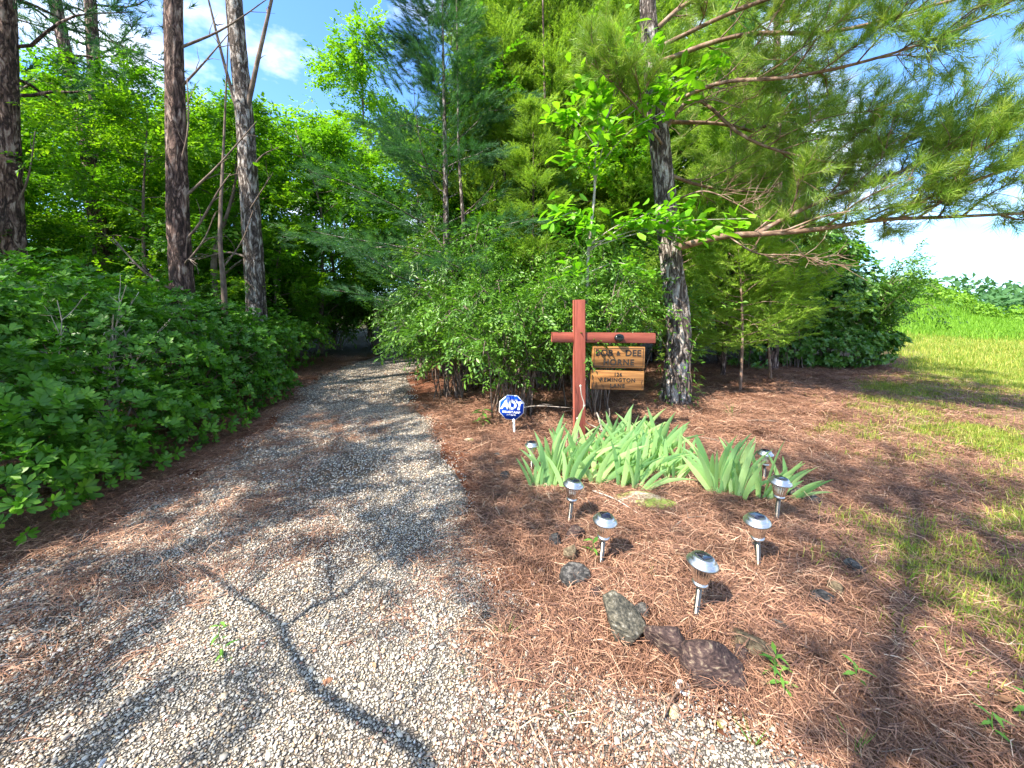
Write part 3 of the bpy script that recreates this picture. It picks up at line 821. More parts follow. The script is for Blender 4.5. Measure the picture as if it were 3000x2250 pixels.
# --- broadleaf thicket
BL = [make_broadleaf(31, 7.2, 0.7, 2.1, 1700), make_broadleaf(32, 8.2, 1.0, 1.9, 1700), make_broadleaf(33, 6.0, 0.4, 2.2, 1700)]
bl_src = []
GL = 'broadleaf trees in the thicket left of the drive'
LL = 'young green broadleaf tree in the crowded thicket left of the drive'
def put_broad(k, x, y, rz, sc, label=LL, group=GL):
    if len(bl_src) <= k or bl_src[k] is None:
        while len(bl_src) <= k: bl_src.append(None)
        r = tree_root('broadleaf_tree', x, y, label, 'tree', group)
        link('trunk', BL[k][0], M['twig'], r); link('crown', BL[k][1], M['broad'], r)
        r.rotation_euler = (0, 0, rz); r.scale = (sc, sc, sc)
        bl_src[k] = r
        return r
    c = copy_tree(bl_src[k], (x, y, Hs(x, y)), rz, sc, label, group)
    if group is None and 'group' in c: del c['group']
    return c
spots = [(0, -7.2, 7.6, 0.3, 0.72, 'broadleaf tree filling the gap between the left edge pine and the reddish pine', None), (1, -9.2, 8.6, 1.9, 0.80), (2, -6.6, 9.4, 3.0, 0.95, 'broadleaf tree seen between the reddish pine and the thick grey pine', None), (0, -11.2, 8.0, 4.0, 0.85), (1, -8.2, 11.0, 5.1, 0.85), (2, -5.6, 11.2, 0.9, 1.05, 'broadleaf tree right of the thick grey pine above the end of the hedge', None),
         (0, -10.6, 11.4, 2.2, 0.95), (1, -13.5, 10.5, 3.3, 0.95), (2, -12.6, 13.6, 1.2, 1.3), (0, -6.4, 13.8, 4.4, 1.0), (1, -9.4, 14.2, 0.4, 1.0), (2, -15.6, 14.5, 2.8, 1.4),
         (0, -3.6, 15.4, 5.5, 1.15, 'broadleaf tree closing the view at the end of the drive', None), (1, -12.0, 17.5, 0.2, 1.1), (0, -16.5, 11.0, 3.9, 1.1), (2, -8.0, 18.5, 2.0, 1.5), (1, -1.4, 17.6, 1.0, 1.2), (0, 1.6, 18.6, 3.1, 1.25), (2, -8.6, 6.3, 2.5, 0.62, 'short broadleaf tree close behind the hedge at the left edge', None), (0, -10.4, 6.0, 0.8, 0.66), (2, -5.4, 8.9, 4.8, 0.55, 'low broadleaf tree behind the crooked dark trunk', None)]
for s in spots: put_broad(*s)
for (k, x, y, rz, sc, lab) in ((2, 3.0, 9.2, 1.3, 1.0, 'bright broadleaf tree glowing among the conifers right behind the big pine'), (0, 0.2, 10.2, 2.0, 1.15, 'broadleaf tree mixed into the conifers above the loose arching shrub'), (1, 6.4, 10.0, 4.0, .8, 'broadleaf tree above the rounded shrub under the long pine limb'), (2, -0.6, 8.4, .5, .62, 'low broadleaf tree at the foot of the slim pale trunk'), (1, 4.6, 11.6, 5.2, 1.1, 'tall broadleaf tree behind the sunlit reddish pine trunk')):
    put_broad(k, x, y, rz, sc, lab, None)
put_broad(1, -6.1, 16.4, 0.6, 1.42, 'tall pale green broadleaf tree rising against the sky beyond the end of the drive', None)

# --- tall bare-trunked pines on the left
def needle_crown(cm, tm, tp, z0, z1, nl, L0, per, tpls, sc, seed, azs=None, start=0.35):
    global rng
    keep, rng = rng, np.random.default_rng(seed)
    P, D, T = [], [], []
    for k in range(nl):
        f = (k + rng.random()) / nl
        z = z0 + (z1 - z0) * f
        p0 = np.array([np.interp(z, tp[:, 2], tp[:, c]) for c in range(3)])
        az = (k * 2.4 + rng.normal(0, 0.5)) if azs is None else rng.uniform(*azs)
        L = L0 * (1 - 0.6 * f) * rng.uniform(0.7, 1.2)
        lp = grow(tm, p0, (math.cos(az), math.sin(az), rng.uniform(0.0, 0.6)), L, 0.03, 0.006, 7, 0.16, 0.01, 5)
        u = rng.uniform(start, 1.0, per)
        i = u * (len(lp) - 1); i0 = np.minimum(i.astype(int), len(lp) - 2)
        q = lp[i0] + (lp[i0 + 1] - lp[i0]) * (i - i0)[:, None] + rng.normal(0, 1, (per, 3)) * [.28, .28, .16]
        P.append(q); D.append(nrm(lp[-1] - lp[0])[None] + rng.normal(0, .6, (per, 3)) + [0, 0, .25]); T.append(np.clip(rng.normal(.4, .22, per), 0, 1))
    P, D, T = np.concatenate(P), np.concatenate(D), np.concatenate(T)
    put(cm, tpls, P, D, nrm(rng.normal(0, .4, (len(P), 3)) + [0, 0, 1]), sc * rng.uniform(.8, 1.25, len(P)), T)
    rng = keep

def tall_pine(x, y, pts, r0, r1, label, stubs=(), crown=(6.5, 12.5, 22, 2.2, 46), seed=1, bark='redbark', name='pine_tree'):
    """pts: trunk points relative to the base; stubs: bare dead limbs (polyline, r)"""
    r = tree_root(name, x, y, label)
    tm, cm, sm = MB(), MB(), []
    tp = spline(pts, 26)
    rad = np.linspace(r0, r1, 26); rad[:3] *= [1.25, 1.12, 1.04]
    if r0 > .12: tube(tm, spline(tp, 200), np.interp(np.linspace(0, 25, 200), np.arange(26), rad), 36, plates=.13)
    else: tube(tm, tp, rad, 14, rough=0.035)
    if crown: needle_crown(cm, tm, tp, crown[0], crown[1], crown[2], crown[3], crown[4], FPINE, 1.0, seed)
    tm.build('trunk', M[bark], r, True)
    for (pl, rr) in stubs:
        b = MB(); q = spline(pl, 10); tube(b, q, np.linspace(rr, rr * .3, 10), 6, rough=.06)
        for s in range(3):
            w = q[3 + 2 * s]; grow(b, w, nrm(q[-1] - q[0]) + rng.normal(0, .5, 3), 0.35, rr * .35, .002, 4, .2, 0, 4)
        b.build('bare_branch', M['twig'], r, True)
    if crown: cm.build('crown', M['whitepine'] if crown[4] < 40 else M['pineneedle'], r)
    return r
tall_pine(-4.80, 5.6, [(0, 0, -.1), (0.02, 0, 1.5), (0.0, 0, 2.6), (0.03, 0, 4.0), (0.07, 0, 5.7), (0.15, .1, 9), (.2, .2, 12.5)], .155, .07, 'straight reddish trunk pine with bare stubs behind the hedge, the nearest left of the drive',
          [([(0.06, 0, 2.35), (0.35, -.05, 2.62), (0.62, -.05, 3.05), (0.85, -.1, 3.3)], .022), ([(0.08, 0, 2.05), (.42, -.1, 2.35), (.62, -.1, 2.75)], .018), ([(0.05, 0, 2.95), (0.5, .1, 3.45), (1.05, .2, 4.15)], .020),
           ([(0.02, 0, 3.3), (.28, -.1, 3.9), (.3, -.1, 4.6)], .016), ([(-.05, 0, 1.62), (-.45, -.1, 1.95), (-.8, -.15, 2.4)], .020), ([(0.1, 0, 4.5), (.45, 0, 4.85), (.8, .05, 5.3)], .020), ([(0.1, 0, 5.05), (.7, .1, 5.4), (1.3, .2, 5.9)], .020),
           ([(.05, 0, 2.0), (.25, -.15, 2.1), (.42, -.2, 2.02)], .014)], (7.2, 12.3, 16, 1.7, 34), 61)
tall_pine(-5.0, 7.5, [(0, 0, -.1), (0.03, 0, 1.1), (-.02, 0, 2.9), (-.08, 0, 5.0), (-.2, 0, 7.1), (-.3, 0, 10), (-.35, 0, 13)], .185, .10, 'thick lichen grey pine with forked upper limbs, second from the drive',
          [([(-.08, 0, 4.9), (.25, -.1, 5.9), (.6, -.1, 7.2), (.9, -.1, 8.4)], .05), ([(-.1, 0, 4.7), (-.35, -.1, 5.9), (-.6, -.15, 7.2)], .045), ([(0, 0, 4.0), (.3, -.1, 4.25), (.62, -.1, 4.4)], .022), ([(0, 0, 2.3), (-.5, 0, 2.45), (-1.0, -.1, 2.3)], .03), ([(0, -.1, 3.2), (.35, -.2, 3.6), (.55, -.2, 3.9)], .016)],
          (8.4, 13, 16, 1.8, 34), 62, 'greybark')
tall_pine(-8.0, 6.2, [(0, 0, -.1), (0.03, 0, 2.2), (.08, 0, 4.2), (.18, 0, 6.2), (.3, 0, 11)], .155, .08, 'dark trunk pine cut off by the left edge of the photo',
          [([(0.1, 0, 3.0), (.35, 0, 3.5), (.5, 0, 4.2)], .02)], (4.6, 11, 24, 2.3, 38), 63)
tall_pine(-9.0, 8.5, [(0, 0, -.1), (0.05, 0, 1.8), (-.1, 0, 4.0), (-.3, 0, 5.6), (-.6, 0, 7.3), (-.9, 0, 10)], .16, .08, 'leaning sunlit pine with a long arching dead limb in the left thicket',
          [([(-.3, 0, 5.9), (-.9, -.1, 6.2), (-1.5, -.1, 5.9), (-1.8, -.1, 5.3)], .045)], (6.5, 10.5, 14, 2.2, 30), 64)
tall_pine(-10.4, 10.0, [(0, 0, -.1), (0.05, 0, 2.1), (-.1, 0, 5.6), (-.12, 0, 9), (-.2, 0, 12)], .17, .09, 'thin upright pine standing behind the leaning one in the left thicket', [], (6.8, 12, 20, 2.0, 30), 65)
tall_pine(-4.75, 6.3, [(0, 0, -.1), (0.05, 0, 1.5), (.02, 0, 2.6), (-0.08, .3, 4.2), (.1, .3, 6.4)], .055, .006, 'slim dark trunk close behind the reddish pine', [([(0, 0, 2.0), (.3, .1, 2.5), (.5, .1, 3.0)], .015)], None, 66, 'twig', 'bare_tree')
tall_pine(-5.75, 7.9, [(0, 0, -.1), (-.12, 0, 0.9), (-.3, 0, 1.7), (-.3, 0, 2.5), (-.1, 0.2, 3.5), (.1, .3, 4.6)], .11, .010, 'crooked dark trunk between the two big pines left of the drive', [([(-.3, 0, 1.9), (.1, .1, 2.3), (.5, .1, 2.5)], .03)], None, 67, 'twig', 'crooked_tree')

SHADE = [(-7.6, 0.6, 1.0, 0.95, 'open crowned shade tree left of the camera, outside the photo'), (-5.7, -0.9, 0.2, 0.82, 'unseen open crowned shade tree behind the camera left of the drive'),
         (-9.5, 3.4, 3.6, 1.1, 'open crowned shade tree far to the left of the hedge, outside the photo'), (-1.0, -3.2, 3.0, 0.84, 'unseen open crowned shade tree straight behind the camera'), (-6.9, -0.6, 2.0, 0.95, 'unseen open crowned shade tree left of the camera, nearer the road')]
# --- shade trees standing behind the camera on the left (their shadows fall on the drive)
SH = np.array([SUN.x / SUN.z, SUN.y / SUN.z])
def above(sx, sy, z): return np.array([sx + SH[0] * z, sy + SH[1] * z, z])        # the point at height z that shades ground point (sx, sy)
B0 = np.array([-3.3, -2.7, 0.0])
r = tree_root('shade_pine', B0[0], B0[1], 'pine beside the drive behind the camera, casting the branching shadow on the gravel')
def rb(p): return np.asarray(p) - np.array([B0[0], B0[1], Hs(B0[0], B0[1])])
tm, cm = MB(), MB()
tp = spline([(0, 0, -.1), (.0, 0, 3), (.02, 0, 6), (.05, 0, 11)], 20); tube(tm, tp, np.linspace(.11, .03, 20), 10)
tm2 = MB()
TA = np.array([-3.3, -2.7, 4.8])
YL = [TA, (TA + above(-.22, .9, 3.0)) / 2 + [0, 0, .1], above(-.22, .95, 3.0), above(-.28, 1.19, 2.9), above(-.51, 1.3, 2.85), above(-.73, 1.41, 2.8), above(-.94, 1.59, 2.75), above(-1.06, 1.71, 2.75), above(-1.36, 1.88, 2.7), above(-1.75, 2.1, 2.7)]
YB = [[above(-1.03, 1.68, 2.76), above(-.94, 1.81, 2.8), above(-.82, 1.9, 2.85), above(-.70, 2.2, 2.9), above(-.6, 2.5, 3.0)], [above(-.88, 1.86, 2.82), above(-1.02, 2.12, 2.85), above(-1.15, 2.4, 2.9)], [above(-.4, 1.25, 2.87), above(-.3, 1.6, 2.95), above(-.38, 1.9, 3.0)], [above(-.72, 1.4, 2.8), above(-.9, 1.38, 2.85), above(-1.1, 1.45, 2.9)]]
for pl, r0_, r1_ in ((YL, .036, .010), (YB[0], .018, .006), (YB[1], .010, .004), (YB[2], .008, .003), (YB[3], .007, .003)):
    q = spline([rb(p) for p in pl], 24); rr = r0_
    tube(tm2, q, np.linspace(r0_, r1_, 24), 7)
for k in (13, 14, 16, 17, 19, 20, 21, 22):
    q_ = spline([rb(p) for p in YL], 24)
    grow(tm2, q_[k], rng.normal(0, 1, 3), .5, .006, .002, 5, .25, 0, 4)
needle_crown(cm, tm, tp, 8.3, 11, 16, 1.9, 26, FPINE, 1.0, 71)
tm.build('trunk', M['redbark'], r, True); tm2.build('bare_branch', M['twig'], r, True); cm.build('crown', M['pineneedle'], r)
SB = make_broadleaf(35, 9.0, 3.2, 2.6, 640, trunk_r=.055)
sp = None
for (x, y, rz, sc, lab) in SHADE:  # unseen trees, added to dapple the hedge, gravel and bed with shade
    if sp is None:
        sp = tree_root('shade_tree', x, y, lab); link('trunk', SB[0], M['twig'], sp); link('crown', SB[1], M['broad'], sp); sp.rotation_euler = (0, 0, rz); sp.scale = (sc, sc, sc)
    else: copy_tree(sp, (x, y, Hs(x, y)), rz, sc, lab)

# --- conifers right of the drive
CN = [make_conifer(51, 9.5, 0.7, 1.75, 9000, .08, nlimb=80), make_conifer(52, 8.2, 0.5, 1.55, 7500, .07, nlimb=70), make_conifer(53, 11.5, 0.9, 2.0, 10000, .09, nlimb=90)]
cn_src = [None] * 3
GC = 'feathery conifers massed behind the sign post'
LC = 'feathery yellow green conifer in the mass behind the sign post'
def put_con(k, x, y, rz, sc, label=LC, group=GC):
    if cn_src[k] is None:
        r = tree_root('cedar_tree', x, y, label, 'tree', group)
        link('trunk', CN[k][0], M['redbark'], r); link('crown', CN[k][1], M['cedar'], r)
        r.rotation_euler = (0, 0, rz); r.scale = (sc, sc, sc); cn_src[k] = r
        return r
    c = copy_tree(cn_src[k], (x, y, Hs(x, y)), rz, sc, label, group)
    if group is None and 'group' in c: del c['group']
    return c
for s in ((0, 0.9, 9.0, .4, 1.0), (2, -0.5, 9.8, 2.0, 1.05), (1, 2.4, 8.6, 3.3, 1.0), (0, 3.6, 9.6, 1.4, 1.05), (2, 1.9, 11.0, 5.0, 1.1), (1, 5.0, 9.2, .9, .95), (2, 0.2, 12.6, 3.8, 1.2), (0, 5.9, 10.8, 4.1, 1.0), (1, 4.2, 7.6, 2.2, .72, 'small feathery conifer right of the big pine trunk, behind the bare stemmed cedar', None), (0, 3.6, 13.0, 0, 1.2), (1, 7.6, 10.6, 1.7, .62, 'small feathery conifer rising behind the rounded shrub', None), (2, -0.9, 13.4, 1.1, 1.05), (2, 5.6, 12.4, 2.9, 1.1), (0, 7.8, 12.6, 3.0, .85), (1, 1.4, 9.6, 1.0, 1.15), (0, 2.9, 10.6, 5.5, 1.15), (2, 2.0, 14.5, 0.3, 1.3), (1, -0.2, 8.6, 4.4, 1.0), (2, 4.6, 15.5, 4.0, 1.2), (0, 8.6, 15.5, 1.0, .8)):
    put_con(*s)
put_con(1, 0.4, 7.2, 5.2, .62, 'low bright feathery conifer in front of the mass, left of the big leaved sapling', None)

# white pine in shade, reaching over the drive
wp = make_conifer(55, 7.6, 1.1, 2.5, 3600, .10, WPINE, 1.15, 46, 0.22, -0.03)
r = tree_root('white_pine', -1.35, 7.8, 'dark blue green soft needled pine reaching over the far end of the drive')
link('trunk', wp[0], M['greybark'], r); link('crown', wp[1], M['whitepine'], r)
c = copy_tree(r, (-2.0, 11.6, Hs(-2, 11.6)), 2.2, 1.05, 'soft needled dark pine standing behind the one that reaches over the drive')
tall_pine(-0.95, 7.6, [(0, 0, -.1), (-.02, 0, 1.5), (0.0, 0, 3.0), (-.08, 0, 4.5), (-.1, 0, 7.5)], .06, .012, 'slim pale trunk with dead side twigs right of the dark soft needled pine',
          [([(0, 0, 2.4), (.35, -.1, 2.7), (.6, -.1, 2.75)], .012), ([(0, 0, 3.2), (.3, -.2, 3.4), (.7, -.2, 3.8)], .012), ([(0, 0, 1.9), (-.3, -.2, 2.0), (-.5, -.2, 1.9)], .010)], None, 68, 'greybark', 'slim_tree')
tall_pine(5.7, 8.4, [(0, 0, -.1), (.05, 0, 2), (-.0, 0, 4.2), (-.1, 0, 6.5), (-.2, 0, 9)], .11, .05, 'sunlit reddish pine trunk showing among the conifers right of the big pine', [([(0, -.1, 3.5), (.5, -.2, 3.8), (.9, -.3, 4.0)], .016), ([(0, -.1, 2.6), (-.5, -.3, 2.7), (-.9, -.3, 3.0)], .016)], (5.5, 9, 10, 1.5, 30), 69)
tall_pine(1.0, 8.0, [(0, 0, -.1), (.02, 0, 1.6), (-.1, 0, 3.3), (-.3, 0, 4.7), (-.4, 0, 8.0)], .075, .012, 'thin reddish pine trunk with dead twigs behind the loose shrub', [([(-.2, 0, 4.0), (-.6, -.1, 3.6), (-1.1, -.2, 3.1)], .014), ([(-.1, 0, 3.3), (.3, -.2, 3.5), (.5, -.2, 3.8)], .01)], None, 70, 'redbark', 'thin_pine')
# --- big pine by the sign, its limbs reaching right
PX0, PY0 = 2.41, 5.63
r = tree_root('pine_tree', PX0, PY0, 'big scaly barked pine behind the hanging name boards with long limbs reaching right')
def rel(p): return np.array(p, float) - np.array([PX0, PY0, Hs(PX0, PY0)])
tm = MB(); tp = spline([rel(p) for p in [(2.41, 5.63, -.1), (2.43, 5.63, 0.5), (2.44, 5.63, 1.18), (2.31, 5.63, 2.12), (2.17, 5.63, 3.31), (2.03, 5.63, 4.47), (1.9, 5.63, 5.73), (1.8, 5.65, 8), (1.75, 5.7, 10.5)]], 60)
rad = np.interp(np.arange(60), [0, 4, 8, 20, 40, 59], [.235, .19, .165, .15, .115, .05])
tp = spline(tp, 260); rad = np.interp(np.linspace(0, 59, 260), np.arange(60), rad); tube(tm, tp, rad, 48, plates=.16)
tm.build('trunk', M['greybark'], r, True)
ncm = MB(); tuft = [[], [], []]
def tufts(P, D, n):
    tuft[0].append(P); tuft[1].append(D)
def pine_limb(pl, r0, side=10, sub=0.9, fol=True, start=0.2, tw=6, upb=0.25):
    b = MB(); q = spline([rel(p) for p in pl], 22)
    tube(b, q, np.linspace(r0 * .85, max(.005, r0 * .22), 22), 8, rough=.06)
    L = np.linalg.norm(q[-1] - q[0]); dm = nrm(q[-1] - q[0]); sv = nrm(np.cross(dm, [0, 0, 1]))
    for k in range(side):
        f = start + (1 - start) * (k + rng.random()) / side
        p = q[min(21, int(f * 21))]; sg = 1 if k % 2 else -1
        d = dm * rng.uniform(.5, 1.0) + sv * sg * rng.uniform(.35, 1.0) + np.array([0, 0, rng.uniform(-.1, .55) + upb * .3])
        ln = sub * rng.uniform(.55, 1.25) * (1.1 - .5 * f)
        s = grow(b, p, d, ln, max(.005, r0 * .28), .003, 6, .15, .03, 5)
        for j in range(tw + 5):
            w = s[min(6, 1 + int(rng.random() * 6))]
            d2 = nrm(s[-1] - s[0]) + rng.normal(0, .55, 3) + [0, 0, .12]
            e = grow(b, w, d2, rng.uniform(.15, .42), .0045, .002, 3, .2, .05, 4)
            if fol:
                n = rng.integers(4, 8); u = rng.uniform(.35, 1.05, n)
                tufts(e[0] + (e[-1] - e[0]) * u[:, None], nrm(e[-1] - e[0])[None] + rng.normal(0, .42, (n, 3)) + [0, 0, .1], n)
        if fol:
            n = 10; u = rng.uniform(.3, 1.02, n)
            tufts(s[0] + (s[-1] - s[0]) * u[:, None], nrm(s[-1] - s[0])[None] + rng.normal(0, .25, (n, 3)) + [0, 0, .1], n)
    b.build('limb', M['limb'], r, True)
M['limb'] = noisemat('limb_bark', [(0.25, (0.05, 0.03, 0.022)), (0.5, (0.21, 0.13, 0.09)), (0.72, (0.42, 0.33, 0.26))], (10, 10, 10), 8, 0.9, 0.9, 0.015)
pine_limb([(2.33, 5.55, 2.27), (2.92, 5.4, 2.41), (3.4, 5.25, 2.42), (3.93, 5.05, 2.44), (4.53, 4.8, 2.51), (5.05, 4.5, 2.48), (5.72, 4.1, 2.45)], .060, 16, 1.0, True, .3)
pine_limb([(3.3, 5.3, 2.42), (3.88, 5.0, 2.76), (4.41, 4.7, 2.96), (5.0, 4.4, 3.25), (5.6, 4.2, 3.55)], .038, 16, 1.0, True, .1)
pine_limb([(4.5, 4.8, 2.52), (4.9, 4.4, 2.75), (5.3, 3.9, 2.95), (5.6, 3.5, 3.1)], .028, 12, .9, True, .1)
pine_limb([(2.1, 5.6, 3.85), (2.53, 5.5, 4.31), (3.08, 5.3, 3.75), (3.57, 5.1, 3.43), (4.3, 4.9, 3.24), (5.1, 4.6, 3.5)], .035, 14, 1.0, True, .4)
pine_limb([(2.05, 5.55, 4.2), (2.6, 5.0, 4.25), (3.2, 4.5, 4.05), (3.9, 4.1, 4.05), (4.6, 3.7, 4.2)], .035, 16, 1.0, True, .2)
pine_limb([(2.04, 5.6, 5.34), (2.5, 5.5, 5.64), (3.4, 5.2, 5.7), (4.4, 4.9, 5.6)], .042, 16, 1.1, True, .15)
pine_limb([(2.0, 5.5, 4.8), (2.9, 5.1, 4.9), (3.9, 4.8, 4.75), (5.0, 4.5, 4.9), (6.0, 4.2, 5.0)], .04, 18, 1.1, True, .15)
pine_limb([(2.0, 5.5, 5.0), (2.6, 4.7, 4.9), (3.2, 4.1, 4.8), (3.9, 3.6, 4.9)], .035, 14, 1.0, True, .15)
pine_limb([(2.08, 5.7, 4.1), (3.2, 6.0, 4.2), (4.3, 6.2, 4.1), (5.6, 6.2, 4.3)], .04, 18, 1.2, True, .15)
pine_limb([(2.15, 5.7, 3.4), (3.0, 6.1, 3.3), (4.0, 6.4, 3.3), (5.2, 6.6, 3.4)], .035, 14, 1.1, True, .2)
pine_limb([(2.1, 5.5, 3.7), (1.6, 5.2, 4.1), (1.0, 5.0, 4.5)], .022, 8, .7, True, .3)
pine_limb([(1.9, 5.6, 5.9), (1.2, 5.6, 6.3), (.5, 5.5, 6.6)], .03, 10, 1.0, True, .2)
pine_limb([(1.88, 5.6, 6.3), (2.9, 5.4, 6.6), (4.2, 5.0, 6.5), (5.4, 4.6, 6.6)], .04, 18, 1.2, True, .15)
pine_limb([(1.85, 5.6, 7.2), (2.7, 5.2, 7.5), (3.8, 4.8, 7.5)], .035, 14, 1.2, True, .15)
pine_limb([(2.22, 5.5, 2.9), (2.6, 5.3, 3.0), (3.0, 5.2, 2.8), (3.25, 5.1, 2.6)], .016, 5, .35, False, .3, 3)
pine_limb([(2.12, 5.5, 4.0), (2.5, 5.2, 4.15), (2.9, 5.0, 3.95)], .013, 5, .35, False, .3, 3)
pine_limb([(3.0, 5.35, 2.38), (3.3, 5.2, 2.15), (3.7, 5.0, 2.1), (4.0, 4.9, 1.95)], .014, 7, .45, False, .2, 4)
P, D = np.concatenate(tuft[0]), np.concatenate(tuft[1]); n = len(P)
T = np.clip(rng.normal(.60, .22, n) + (rng.random(n) < .14) * .6, 0, 1)
put(ncm, PTUFT, P, D, nrm(rng.normal(0, .4, (n, 3)) + [0, 0, 1]), rng.uniform(.75, 1.35, n), T)
ncm.build('crown', M['pineneedle'], r)
# cones hanging in the big pine
cv = MB(); lathe(cv, [(0.001, -.035), (.016, -.03), (.021, -.01), (.019, .01), (.011, .03), (.001, .038)], 10)
cme = cv.mesh('pine_cone')
for k in range(6):
    o = link('pine_cone', cme, M['redbark'], r); o.location = P[(k * 977 + 311) % n] + np.array([0, 0, -.04]); o.rotation_euler = (rng.uniform(1, 2), 0, rng.uniform(0, 6))

# creeper leaves at the trunk's foot
def leaf_objects(root, P, D, N, sc, meshes, m, name='leaf'):
    Mx = frames(D, N)
    for k in range(len(P)):
        o = link(name, meshes[k % len(meshes)], m, root)
        mt = Matrix(Mx[k].tolist()).to_4x4()
        o.matrix_local = Matrix.Translation(P[k]) @ mt @ Matrix.Scale(float(sc[k]), 4)

def leaf_meshes(nm, tv, tf, tints):
    out = []
    for t in tints:
        mb = MB(); mb.add(tv, tf, t); out.append(mb.mesh(nm, True))
    return out

cr = tree_root('creeper_vine', 2.30, 5.42, 'leafy creeper climbing the foot of the big pine')
n = 150
th = rng.uniform(3.4, 6.0, n); zz = rng.uniform(0, 1, n) ** 1.3 * 1.35
rad_ = 0.25 + rng.uniform(0, .10, n)
P = np.stack([0.11 + np.cos(th) * rad_, 0.21 + np.sin(th) * rad_, zz], -1); D = np.stack([np.cos(th), np.sin(th), rng.uniform(-.8, .3, n)], -1) + rng.normal(0, .4, (n, 3))
leaf_objects(cr, P, D, np.stack([np.cos(th) * .5, np.sin(th) * .5, np.ones(n)], -1), rng.uniform(.06, .1, n), leaf_meshes('leaf', SV, SF, (.2, .5, .8)), M['shrub'])
b = MB()
for k in range(4): grow(b, (0.11 + .22 * math.cos(4 + .5 * k), .21 + .22 * math.sin(4 + .5 * k), 0), (0.03, -.02, 1), 1.2, .006, .003, 8, .12, 0, 4)
b.build('stem', M['twig'], cr)

# --- big-leaved sapling in front of the pine
r = tree_root('sapling', 1.05, 5.4, 'slender sapling with large bright green leaves in front of the big pine')
def rs(p): return np.array(p, float) - np.array([1.05, 5.4, Hs(1.05, 5.4)])
b = MB(); tp = spline([rs(p) for p in [(1.05, 5.4, -.05), (1.05, 5.4, 1.1), (1.06, 5.4, 2.1), (1.14, 5.4, 3.0), (1.16, 5.4, 3.6), (1.45, 5.35, 4.4), (1.7, 5.3, 4.85)]], 24)
tube(b, tp, np.linspace(.028, .007, 24), 7, rough=.03)
LP, LD, LN = [], [], []
for (z, tip, k) in ((4.3, (1.85, 5.25, 4.85), 16), (4.2, (1.5, 5.2, 5.0), 14), (3.9, (.85, 5.15, 4.35), 18), (3.9, (2.3, 5.1, 4.3), 20), (3.7, (2.65, 5.15, 4.6), 20), (3.6, (.55, 5.1, 3.95), 16), (3.6, (1.1, 5.0, 4.1), 18), (3.3, (1.9, 5.0, 3.9), 18), (3.2, (.75, 5.1, 3.4), 16), (3.1, (1.25, 4.95, 3.75), 14),
                    (2.6, (.55, 5.0, 2.55), 20), (2.4, (.95, 4.95, 2.45), 16), (2.3, (1.85, 5.0, 2.55), 18), (2.25, (2.6, 4.95, 2.4), 24), (2.2, (2.2, 4.9, 2.75), 16), (2.3, (3.0, 4.9, 2.55), 16), (1.9, (1.7, 4.9, 1.9), 10), (1.8, (.6, 4.9, 1.9), 10)):
    z = z - Hs(1.05, 5.4)
    p0 = np.array([np.interp(z, tp[:, 2], tp[:, c]) for c in range(3)]); t = rs(tip)
    q = spline([p0, (p0 + t) / 2 + [0, 0, .12], t], 8)
    tube(b, q, np.linspace(.009, .003, 8), 5, cap=False)
    u = rng.uniform(.35, 1.0, k); dm = nrm(t - p0)
    sd = nrm(np.cross(dm, [0, 0, 1])) * rng.choice([-1, 1], k)[:, None]
    LP.append(p0 + (t - p0) * u[:, None] + [0, 0, .10] * (np.sin(u * 3.14)[:, None]) + rng.normal(0, .05, (k, 3)))
    LD.append(dm * .7 + sd * rng.uniform(.2, 1.1, k)[:, None] + [0, 0, -.15] + rng.normal(0, .2, (k, 3)))
    LN.append(np.array([0, 0, 1.0]) + rng.normal(0, .35, (k, 3)))
LP, LD, LN = np.concatenate(LP), np.concatenate(LD), np.concatenate(LN)
b.build('trunk', M['deadwood'], r, True)
e = np.repeat(np.arange(len(LP)), 2); xp = LP[e] + rng.normal(0, .10, (len(e), 3)); xd = LD[e] + rng.normal(0, .5, (len(e), 3)); xn = LN[e] + rng.normal(0, .25, (len(e), 3))
mb = MB(); scatter(mb, LV, LF, xp, frames(xd, xn), rng.uniform(.13, .22, len(e)), rng.uniform(.1, .9, len(e))); mb.build('foliage', M['sapling'], r, True)['kind'] = 'stuff'
leaf_objects(r, LP, LD, LN, rng.uniform(.15, .24, len(LP)), leaf_meshes('leaf', LV, LF, (.1, .3, .5, .7, .95)), M['sapling'])

# --- shrubs
WH = []
for k in range(4):                                         # whorl of seven leaves
    rr = np.random.default_rng(600 + k)
    nl_ = 8; a = np.arange(nl_) / nl_ * 6.28 + rr.normal(0, .2, nl_)
    d = np.stack([np.full(nl_, .55) + rr.normal(0, .18, nl_), np.cos(a), np.sin(a)], -1)
    nn = np.stack([np.ones(nl_), -.4 * np.cos(a), -.4 * np.sin(a)], -1)
    WH.append((d, nn, rr.uniform(.75, 1.15, nl_)))
def whorls(P, A, sc):
    """leaf positions/dirs of whorls at P with axis A"""
    ref = np.where(np.abs(A[:, 2:3]) > .8, [[1., 0, 0]], [[0, 0, 1.]])
    Fm = frames(A, ref)
    LP, LD, LN, LS, LT = [], [], [], [], []
    for k in range(len(P)):
        d, nn, s = WH[k % 4]
        LP.append(np.repeat(P[k][None], len(d), 0) + (d @ Fm[k].T) * .006); LD.append(d @ Fm[k].T); LN.append(nn @ Fm[k].T); LS.append(s * sc[k])
    return np.concatenate(LP), np.concatenate(LD), np.concatenate(LN), np.concatenate(LS)

